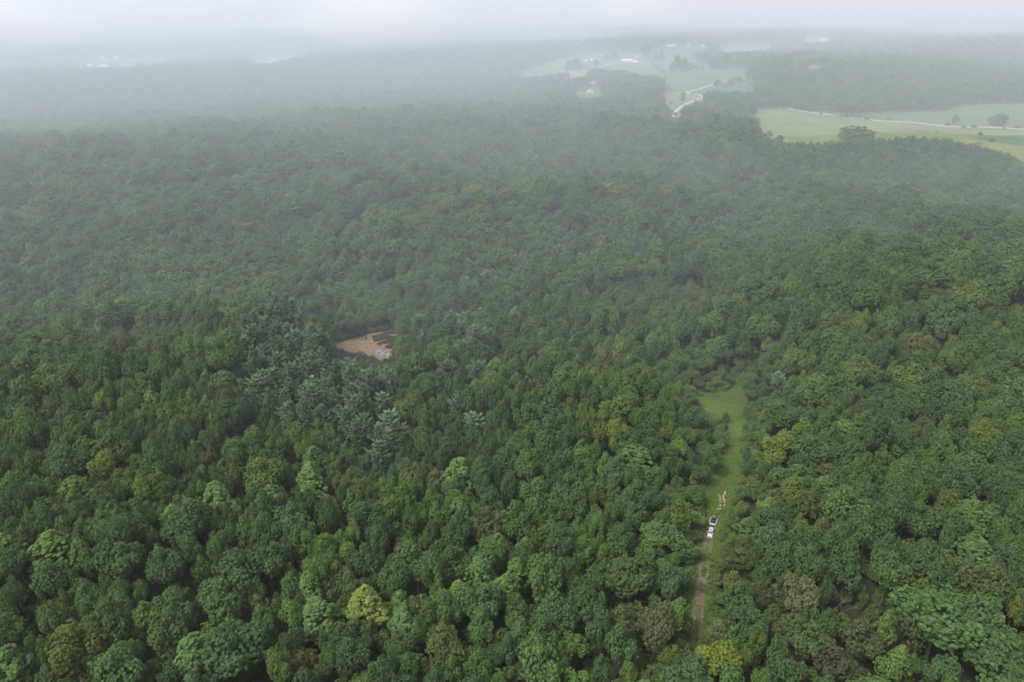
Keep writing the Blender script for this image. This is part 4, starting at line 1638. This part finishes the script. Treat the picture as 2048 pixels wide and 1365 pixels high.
# the trailer hitched behind it
m, hd, pit = ground_frame((1424.0, 1055), (1428.6, 1038))
tr = thing('utility_trailer', 'wide white-sided trailer with black bed hitched behind the white pickup', 'trailer', (m[0], m[1], m[2] + 0.2))
tr.rotation_euler = (0, -pit, hd)
tr.scale = (TS, TS, TS)
bm_obj('deck', hexa((-2.5, -1.05, 0.55), (2.1, 1.05, 0.68)), M_BLACK, tr, 0.02)
for sy in (-1, 1):
    bm_obj('side_panel', hexa((-1.7, sy * 1.17 - .20, 0.52), (1.95, sy * 1.17 + .20, 1.12), (0.3, 0.15, 0.07)), M_WHITE, tr, 0.08)
    for wx in (-0.75, 0.15):
        wheel(tr, wx, sy * 1.10, 0.36, 0.22)
    bm_obj('tail_light', hexa((-2.56, sy * 0.9 - .09, 0.58), (-2.49, sy * 0.9 + .09, 0.70)), M_TAIL, tr, 0.01)
bm_obj('front_panel', hexa((1.72, -1.08, 0.69), (2.35, 1.08, 1.05), (0.05, 0.25, 0.15)), M_WHITE, tr, 0.07)
bm_obj('front_seam', hexa((1.75, -0.03, 1.04), (2.12, 0.03, 1.062)), M_CARGO, tr)
bm = hexa((2.2, -0.06, 0.5), (3.15, 0.06, 0.62))
bm_obj('tongue', bm, M_STEEL, tr, 0.02)
bm_obj('jack_stand', cyl(0.05, 0.75, 10, 'Z'), M_STEEL, tr, 0, (2.75, 0.14, 0.42))
# its load
ld = thing('covered_load', 'rounded dark grey covered load standing at the tail of the white trailer', 'load')
M4 = Matrix.LocRotScale(tr.location, tr.rotation_euler, tr.scale)
ld.matrix_world = M4 @ Matrix.Translation((-1.35, 0, 0.69))
bm_obj('load_body', hexa((-1.0, -0.86, 0), (0.9, 0.86, 0.95), (0.08, 0.25, 0.08)), M_BLACK, ld, 0.08)
bm = bmesh.new()
bmesh.ops.create_uvsphere(bm, u_segments=20, v_segments=12, radius=1.0)
for v in bm.verts:
    x, y, z = v.co
    q = 0.55
    v.co = (math.copysign(abs(x) ** q, x) * 0.92, math.copysign(abs(y) ** q, y) * 0.88, z * 0.38 if z > 0 else z * 0.06)
bm_obj('grey_cover', bm, M_GREYCOVER, ld, 0, (-0.12, 0, 0.97), smooth=True)
mc = thing('dark_machine', 'low black machine lying in the middle of the trailer bed', 'machine')
mc.matrix_world = M4 @ Matrix.Translation((0.55, 0, 0.69))
bm_obj('machine_body', hexa((-0.75, -0.62, 0), (0.75, 0.62, 0.5), (0.1, 0.3, 0.12)), M_BLACK, mc, 0.06)
bm_obj('machine_seat', hexa((-0.5, -0.3, 0.49), (0.0, 0.3, 0.66), (0.05, 0.1, 0.05)), M_STEEL, mc, 0.05)
bm_obj('steering_wheel', cyl(0.17, 0.03, 14, 'Z'), M_STEEL, mc, 0, (0.25, 0, 0.66), (0, 0.5, 0))

# ------------------------------------------------------------------ farm buildings
WALLC = {'white': simple('white_boards', (0.74, 0.74, 0.73), 0.8, 0.2, 0.06, 0.6), 'red': simple('red_boards', (0.24, 0.075, 0.06), 0.85, 0.2, 0.15, 0.6),
         'brick': simple('red_brick', (0.27, 0.10, 0.08), 0.9, 0.1, 0.18, 0.8), 'pink': simple('pale_pink_boards', (0.62, 0.50, 0.46), 0.85, 0.2, 0.08, 0.5),
         'grey': simple('grey_boards', (0.34, 0.34, 0.35), 0.85, 0.2, 0.08, 0.5)}
ROOFC = {'white': simple('white_sheet_roof', (0.80, 0.80, 0.80), 0.45, 0.4, 0.05, 0.4), 'rust': simple('rusty_sheet_roof', (0.62, 0.44, 0.40), 0.6, 0.3, 0.14, 0.35),
         'dark': simple('dark_shingle_roof', (0.14, 0.10, 0.095), 0.9, 0.2, 0.15, 0.6), 'pale': simple('pale_roof', (0.66, 0.63, 0.62), 0.6, 0.3, 0.08, 0.4)}
M_DOOR = simple('door_paint', (0.10, 0.09, 0.09), 0.6, 0.3, 0.1)
M_PANE = simple('window_pane', (0.06, 0.07, 0.085), 0.1, 0.6, 0.1)


def building(name, label, cat, px, py, L, W, h, r, rot, wall, roof, windows=3, door=True, chimney=False, porch=False, dormers=0):
    """gabled building, ridge along its own x, front towards -y"""
    p = at(px, py)
    e = thing(name, label, cat, (p[0], p[1], p[2] + 0.5), rot)
    bm = bmesh.new()
    pts = [(-L / 2, -W / 2, -2.5), (-L / 2, W / 2, -2.5), (-L / 2, W / 2, h), (-L / 2, 0, h + r), (-L / 2, -W / 2, h)]
    a = [bm.verts.new(q) for q in pts]
    b = [bm.verts.new((L / 2, q[1], q[2])) for q in pts]
    bm.faces.new(a[::-1])
    bm.faces.new(b)
    for i in range(5):
        j = (i + 1) % 5
        bm.faces.new((a[i], a[j], b[j], b[i]))
    bm_obj('wall', bm, WALLC[wall], e)
    bm = bmesh.new()
    o, t = 0.5, 0.22
    s = r / (W / 2)
    prof = [(-W / 2 - o, h - s * o + 0.06), (0, h + r + 0.06), (W / 2 + o, h - s * o + 0.06), (W / 2 + o, h - s * o + 0.06 + t), (0, h + r + 0.06 + t * 1.25), (-W / 2 - o, h - s * o + 0.06 + t)]
    a = [bm.verts.new((-L / 2 - o, y, z)) for y, z in prof]
    b = [bm.verts.new((L / 2 + o, y, z)) for y, z in prof]
    for i in range(6):
        j = (i + 1) % 6
        bm.faces.new((a[i], a[j], b[j], b[i]))
    for q in (a, b):
        bm.faces.new((q[0], q[1], q[4], q[5]))
        bm.faces.new((q[1], q[2], q[3], q[4]))
    rf = bm_obj('roof', bm, ROOFC[roof], e)
    if chimney:
        bm_obj('chimney', hexa((L * .28, -.5, h + r * .5), (L * .28 + 1.0, .5, h + r + 1.3)), WALLC['brick'], rf)
    for k in range(windows):
        x = (k + 1) / (windows + 1) * L - L / 2
        if door and abs(x) < 0.9:
            continue
        wn_ = bm_obj('window', hexa((x - .55, -W / 2 - .10, h * .42), (x + .55, -W / 2 - .02, h * .42 + 1.4)), WALLC['white'], e)
        bm_obj('pane', hexa((x - .43, -W / 2 - .13, h * .42 + .1), (x + .43, -W / 2 - .11, h * .42 + 1.3)), M_PANE, wn_)
    if door:
        w = 1.0 if name == 'house' else min(2.2, W * .2)
        bm_obj('door', hexa((-w / 2, -W / 2 - .09, 0.0), (w / 2, -W / 2 - .02, min(h * .8, 2.1 if name == 'house' else 3.4))), M_DOOR, e)
    if porch:
        bm_obj('porch_roof', hexa((-L * .36, -W / 2 - 2.4, h * .52), (L * .36, -W / 2 - .05, h * .52 + .28)), ROOFC['white'], e)
        for k in range(4):
            x = -L * .34 + k * L * .68 / 3
            bm_obj('porch_post', hexa((x - .14, -W / 2 - 2.3, -1), (x + .14, -W / 2 - 2.05, h * .52)), WALLC['white'], e)
    for k in range(dormers):
        x = (k + 1) / (dormers + 1) * L - L / 2
        d = bm_obj('dormer', hexa((x - .9, -W * .42, h + r * .12), (x + .9, -W * .1, h + r * .12 + 1.9), (0, 0, 0)), WALLC['white'], e)
        bm_obj('pane', hexa((x - .5, -W * .42 - .05, h + r * .12 + .5), (x + .5, -W * .42 - .02, h + r * .12 + 1.6)), M_PANE, d)
    return e


B_ = building
B_('barn', 'red barn with rusty pink sheet roof in the woods above the white chalet', 'barn', 1185.5, 174, 13, 13, 4.5, 5.0, 0.03, 'red', 'rust', 2)
c = B_('house', 'small white-roofed chalet with its gable facing out of the woods lawn', 'house', 1180.5, 189, 12, 11, 3.2, 4.2, math.pi / 2 - .05, 'grey', 'white', 0, False)
for zz_, yy_ in ((0.8, -2.4), (0.8, 2.0)):
    w_ = bm_obj('window', hexa((-6.12, yy_ - .8, zz_), (-6.02, yy_ + .8, zz_ + 1.5)), WALLC['white'], c)
    bm_obj('pane', hexa((-6.16, yy_ - .65, zz_ + .12), (-6.13, yy_ + .65, zz_ + 1.38)), M_PANE, w_)
bm_obj('balcony', hexa((-7.6, -4.6, 2.7), (-6.02, 4.6, 3.15)), WALLC['white'], c)
bm_obj('door', hexa((-6.1, -.5, -.1), (-6.02, .5, 2.1)), M_DOOR, c)
B_('house', 'red brick farmhouse with white porch and dormers at the end of the driveway', 'house', 1448, 169, 20, 9, 5.4, 3.6, 0.05, 'brick', 'dark', 4, True, True, True, 3)
B_('barn', 'red barn with long white roof on the skyline above the farm pasture', 'barn', 1340, 98, 29, 15, 6, 6, 0.02, 'red', 'white', 3)
B_('house', 'small white house behind the end of the white-roofed red barn', 'house', 1352, 92, 12, 9, 5, 3.5, 0.3, 'white', 'pale', 2)
B_('house', 'white gabled farmhouse standing alone past the white-roofed red barn', 'house', 1376, 95, 16, 12, 6, 5, 1.1, 'white', 'white', 2)
B_('house', 'low pale house in trees, second along from the white-roofed red barn', 'house', 1409, 95, 20, 10, 4, 3.5, 0.1, 'white', 'pale', 3)
B_('house', 'tiny white house by itself on the misty ridge', 'house', 1466, 87, 14, 10, 5, 4, 0.5, 'white', 'white', 2)
B_('barn', 'long reddish farm building on the misty ridge', 'barn', 1498, 91, 55, 14, 6, 5, -0.08, 'red', 'rust', 6)
B_('shed', 'pale shed at the end of the long reddish farm building', 'shed', 1541, 94, 22, 12, 5, 4, -.05, 'pink', 'pale', 2)
B_('house', 'bright white house at the corner of the far tan field', 'house', 1650, 84, 30, 14, 6, 6, 0.2, 'white', 'white', 3)
B_('house', 'pale gabled house with pink walls beyond the small pasture', 'house', 1077, 120, 22, 13, 6, 5.5, 0.9, 'pink', 'white', 2)
B_('shed', 'small white shed, lower of two beside the farm pasture', 'shed', 1172, 124, 6, 5, 3, 1.8, 0.2, 'white', 'white', 0)
B_('shed', 'small white shed, upper of two beside the farm pasture', 'shed', 1183, 122.5, 7, 6, 4, 2.2, 0.9, 'white', 'white', 0)
B_('shed', 'long low white-roofed shed at the foot of the farm lane', 'shed', 1253, 124, 24, 9, 3.5, 2.5, -0.06, 'white', 'white', 4)
B_('shed', 'grey-roofed extension joined on beyond the long white-roofed shed', 'shed', 1268, 126.5, 17, 8, 3, 2.2, -0.35, 'grey', 'pale', 3)
B_('shed', 'open shed with bright white roof beside the misty red barn', 'shed', 210.5, 120, 17, 10, 5, 3, 0.0, 'white', 'white', 0)
B_('barn', 'misty red barn with pale slanting roof', 'barn', 236, 122, 26, 13, 5.5, 6, -0.75, 'red', 'rust', 3)
B_('house', 'long low white house below the misty red barn', 'house', 208, 135, 20, 8, 3.2, 2.4, 0.04, 'white', 'pale', 4)
B_('shed', 'small white shed in the misty pasture near the two trees', 'shed', 180, 134, 10, 6, 3, 2, 0.0, 'white', 'white', 0)
B_('house', 'white house half hidden by trees deep in the mist', 'house', 648, 112, 24, 12, 5.5, 5, 0.1, 'white', 'white', 3)
B_('house', 'pale low house in the mist beyond the red barn lane', 'house', 379, 121, 18, 9, 4, 3, 0.2, 'pink', 'pale', 2)
B_('shed', 'single white shed beside the pale low house in the mist', 'shed', 395, 120.5, 8, 6, 3, 2.5, 0.6, 'white', 'white', 0)


def car(label, px, py, rot, mat, group=None, s=1.0):
    p = at(px, py)
    e = thing('parked_car', label, 'car', (p[0], p[1], p[2] + 0.6), rot, group)
    e.scale = (s, s, s)
    bm_obj('body', hexa((-2.2, -.9, .35), (2.2, .9, .9), (.1, .15, .06)), mat, e, 0.06)
    bm_obj('cabin', hexa((-1.6, -.85, .88), (.9, .85, 1.5), (.35, .6, .15)), mat, e, 0.05)
    bm_obj('windscreen', hexa((.3, -.72, .95), (.86, .72, 1.4), (.35, .2, .1)), M_GLASS, e)
    for x in (-1.35, 1.35):
        for y in (-.85, .85):
            wheel(e, x, y, .33, .2)
    return e


M_SILVER = simple('silver_paint', (0.42, 0.43, 0.45), 0.3, 0.5, 0.03)
for k, (x, y, mt, lb) in enumerate([(14, 171.5, M_SILVER, 'pale car at the outer end of the misty parked row'), (20, 173, M_WHITE, 'white car, second in the misty parked row'),
                                    (30, 169, M_WHITE, 'bright white van-like car standing behind the misty parked row'), (26, 173.5, M_SILVER, 'silver car, third in the misty parked row'),
                                    (38, 171.5, M_SILVER, 'silver car, fourth in the misty parked row'), (47, 172, M_WHITE, 'white car, fifth in the misty parked row'),
                                    (56, 173, M_WHITE, 'white car at the tree end of the misty parked row')]):
    car(lb, x, y, 0.3 + k * .9, mt, 'cars parked in the mist', 1.15)
car('white vehicle parked in the field past the long white-roofed shed', 1285, 128.5, .1, M_WHITE, None, 1.5)
car('white car at the woods end of the gravel driveway', 1355, 234.5, .4, M_WHITE)
car('pale machine parked first beside the low tree at the farm', 1197, 123.5, .2, M_SILVER, None, 1.2)
car('white machine parked second beside the low tree at the farm', 1206, 123.5, .5, M_WHITE, None, 1.2)
car('white car parked by the bend of the driveway hedge', 1380, 190, .8, M_WHITE)

p = at(1649, 228)
e = thing('utility_pole', 'thin pale utility pole standing beside the country road', 'pole', (p[0], p[1], p[2]))
M_POLE = simple('pole_wood', (0.45, 0.42, 0.40), 0.9, 0.1, 0.1)
bm_obj('pole', cyl(0.22, 12.5, 10, 'Z', r2=0.15), M_POLE, e, 0, (0, 0, 5.75))
bm_obj('crossarm', hexa((-1.3, -.08, 11.0), (1.3, .08, 11.2)), M_POLE, e)

# drowned saplings, stumps and floating litter of the pond
for k, (x, y, h_) in enumerate([(746, 704, 3.4), (748, 711, 4.2), (756, 706, 3.0), (761, 713, 3.8), (768, 708, 3.4), (772, 716, 3.0), (764, 702, 2.6), (740, 703, 2.2)]):
    p = at_plane(x, y, _pz)
    pr = PROTO['snag'][k % 2]
    lab = ['first', 'second', 'third', 'fourth', 'fifth', 'sixth', 'seventh', 'eighth'][k] + ' of the dark drowned saplings standing in the pale end of the pond'
    e = thing('drowned_sapling', lab, 'dead tree', (p[0], p[1], _pz - .3), k * 1.3, 'drowned saplings of the pond')
    if k == 0:
        SAP = [PROTO['snag'][0]['B'].trunk_mesh('dead_stem', M_BLACKWOOD), PROTO['snag'][1]['B'].trunk_mesh('dead_stem', M_BLACKWOOD)]
    e.scale = (h_ / 24, h_ / 24, h_ / 17)
    link('bare_branches', SAP[k % 2], e)
p = at_plane(733, 679, _pz)
e = thing('drowned_stump', 'dark forked stump poking out of the brown pond', 'stump', (p[0], p[1], _pz - .2))
bm_obj('stump', cyl(0.42, 1.5, 9, 'Z', r2=.3), M_BLACKWOOD, e, 0, (0, 0, .55))
bm_obj('snapped_stem', cyl(0.2, 2.0, 8, 'Z', r2=.07), M_BLACKWOOD, e, 0, (.15, 0, 1.6), (0, .2, 0))
bm_obj('fallen_log', cyl(0.25, 2.6, 8, 'X', r2=.15), M_BLACKWOOD, e, 0, (-1.0, -.4, .28))
V, F = [], []
rg = random.Random(9)
for k in range(18):
    x, y = rg.uniform(690, 748), rg.uniform(682, 704)
    if not in_poly(np.array(x), np.array(y), POND_PX):
        continue
    p = at_plane(x, y, _pz)
    r = rg.uniform(.10, .32)
    b0 = len(V)
    for q in range(6):
        a = q * 1.047
        V.append((p[0] + r * math.cos(a) * rg.uniform(.6, 1.3), p[1] + r * math.sin(a) * rg.uniform(.6, 1.3), _pz + .09))
    V.append((p[0], p[1], _pz + .16))
    for q in range(6):
        F += [b0 + q, b0 + (q + 1) % 6, b0 + 6]
M_LITTER = simple('floating_leaves', (0.55, 0.47, 0.30), 0.9, 0.1, 0.2)
stuff(link('floating_litter', mesh_np('floating_litter', np.array(V), np.array(F), 3, [M_LITTER])), 'pale specks of leaf litter floating on the brown pond', 'litter')

# ------------------------------------------------------------------ haze
zmin = -40.0
bm = bmesh.new()
bmesh.ops.create_cube(bm, size=1.0)
hz_me = bpy.data.meshes.new('haze')
bm.to_mesh(hz_me)
bm.free()
haze = link('haze', hz_me)
haze.scale = (25600, 25600, 175 - zmin)
haze.location = (0, 0, (175 + zmin) / 2)
hm = bpy.data.materials.new('haze')
hm.use_nodes = True
nt = hm.node_tree
nt.nodes.clear()
pv = nt.nodes.new('ShaderNodeVolumePrincipled')
pv.inputs['Color'].default_value = (0.92, 0.92, 0.95, 1)
pv.inputs['Density'].default_value = HAZE_DENSITY
pv.inputs['Anisotropy'].default_value = 0.15
mo = nt.nodes.new('ShaderNodeOutputMaterial')
nt.links.new(pv.outputs[0], mo.inputs['Volume'])
hz_me.materials.append(hm)
stuff(haze, 'pale blue-white haze hanging in the air over the whole valley', 'haze')

# ------------------------------------------------------------------ mist: a bank of thicker air over the far valley, its top sloping up away from here
def mist_top(x, y):
    s0 = 130 + 14 * np.sin(x / 260 + .5) + 10 * np.sin(x / 110 + 2)
    h = (y - s0) * 0.33 + 3 * np.sin(x / 170 + y / 230)
    ceil = 92.0 - 34.0 * sm(-0.1, 0.35, x / (np.abs(y) + 1.0)) + 70 * sm(1800, 4200, y)
    return np.clip(np.minimum(h, ceil), -38.0, 168.0)


def build_mist(name, label, top_fn, dens):
    gx = np.concatenate([[-12600, -9000, -6000, -4000, -3000], np.arange(-2400, 2401, 80.0), [3000, 4000, 6000, 9000, 12600]])
    gy = np.concatenate([np.arange(60, 1700, 40.0), np.arange(1720, 3700, 120.0), [4500, 7000, 12600]])
    X, Y = np.meshgrid(gx, gy)
    Z = top_fn(X, Y)
    ny, nx = X.shape
    top = np.stack([X, Y, Z], -1).reshape(-1, 3)
    bot = top.copy()
    bot[:, 2] = -39.0 - (0.4 if name == 'mist' else 0.0)
    V = np.vstack([top, bot])
    n = nx * ny
    i, j = np.meshgrid(np.arange(ny - 1), np.arange(nx - 1), indexing='ij')
    q = np.stack([i * nx + j, i * nx + j + 1, (i + 1) * nx + j + 1, (i + 1) * nx + j], -1).reshape(-1, 4)
    F = [q, q[:, ::-1] + n]
    e = []
    for k in range(nx - 1):
        e.append([k + 1, k, k + n, k + 1 + n])
        a = (ny - 1) * nx + k
        e.append([a, a + 1, a + 1 + n, a + n])
    for k in range(ny - 1):
        a = k * nx
        e.append([a, a + nx, a + nx + n, a + n])
        a = k * nx + nx - 1
        e.append([a + nx, a, a + n, a + nx + n])
    F.append(np.array(e))
    me = mesh_np(name, V, np.vstack(F), 4, [])
    o = link(name, me)
    m = bpy.data.materials.new(name)
    m.use_nodes = True
    nt = m.node_tree
    nt.nodes.clear()
    pv = nt.nodes.new('ShaderNodeVolumePrincipled')
    pv.inputs['Color'].default_value = (0.80, 0.875, 0.97, 1) if name == 'mist' else (0.82, 0.80, 0.82, 1)
    pv.inputs['Density'].default_value = dens
    pv.inputs['Anisotropy'].default_value = 0.15
    mo = nt.nodes.new('ShaderNodeOutputMaterial')
    nt.links.new(pv.outputs[0], mo.inputs['Volume'])
    me.materials.append(m)
    stuff(o, label, 'mist')


build_mist('mist', 'bank of white mist lying over the far fields and woods', mist_top, MIST_DENSITY)


def far_top(x, y):
    h = (y - 1900 + 160 * np.sin(x / 600) + 60 * np.sin(x / 210 + 1)) * 0.07
    return np.clip(h, -38.4, 167.0)


build_mist('far_mist', 'thick white mist closing off the horizon', far_top, 0.0006)


# wisps of mist drifting over the far valley: soft lumps of denser air
def cloud(label, px, dist, z, rx, ry, rz, dens, seed):
    bm = bmesh.new()
    bmesh.ops.create_icosphere(bm, subdivisions=3, radius=1.0)
    me = bpy.data.meshes.new('mist_wisp')
    bm.to_mesh(me)
    bm.free()
    x = (px - 1024) / FPX * dist * 1.09
    o = link('mist_wisp', me, None, (x, dist, z))
    o.scale = (rx, ry, rz)
    m = bpy.data.materials.new('mist_wisp')
    m.use_nodes = True
    nt = m.node_tree
    nt.nodes.clear()
    tc = nt.nodes.new('ShaderNodeTexCoord')
    ln = nt.nodes.new('ShaderNodeVectorMath')
    ln.operation = 'LENGTH'
    nt.links.new(tc.outputs['Object'], ln.inputs[0])
    no = nt.nodes.new('ShaderNodeTexNoise')
    no.inputs['Scale'].default_value = 1.7
    no.inputs['Detail'].default_value = 3
    mp = nt.nodes.new('ShaderNodeMapping')
    mp.inputs['Location'].default_value = (seed * 3.1, seed, 0)
    nt.links.new(tc.outputs['Object'], mp.inputs['Vector'])
    nt.links.new(mp.outputs[0], no.inputs['Vector'])
    a = nt.nodes.new('ShaderNodeMath')
    a.operation = 'MULTIPLY_ADD'
    a.inputs[1].default_value = 1.1
    a.inputs[2].default_value = -0.55
    nt.links.new(no.outputs['Fac'], a.inputs[0])
    b = nt.nodes.new('ShaderNodeMath')
    b.operation = 'ADD'
    nt.links.new(a.outputs[0], b.inputs[0])
    nt.links.new(ln.outputs['Value'], b.inputs[1])
    mr = nt.nodes.new('ShaderNodeMapRange')
    mr.interpolation_type = 'SMOOTHSTEP'
    mr.inputs['From Min'].default_value = 0.1
    mr.inputs['From Max'].default_value = 0.95
    mr.inputs['To Min'].default_value = dens
    mr.inputs['To Max'].default_value = 0.0
    nt.links.new(b.outputs[0], mr.inputs['Value'])
    pv = nt.nodes.new('ShaderNodeVolumePrincipled')
    pv.inputs['Color'].default_value = (0.92, 0.925, 0.96, 1)
    nt.links.new(mr.outputs[0], pv.inputs['Density'])
    pv.inputs['Anisotropy'].default_value = 0.1
    mo = nt.nodes.new('ShaderNodeOutputMaterial')
    nt.links.new(pv.outputs[0], mo.inputs['Volume'])
    me.materials.append(m)
    stuff(o, label, 'mist')


cloud('white billow of mist hanging low over the misty farm corner', -40, 1900, 105, 620, 500, 95, 0.006, 1)
cloud('thin wisp of mist drooping over the middle of the woods', 800, 1800, 112, 260, 330, 88, 0.006, 2)
cloud('ragged wisp of mist over the ridge behind the farms', 1230, 2300, 125, 200, 300, 70, 0.004, 5)
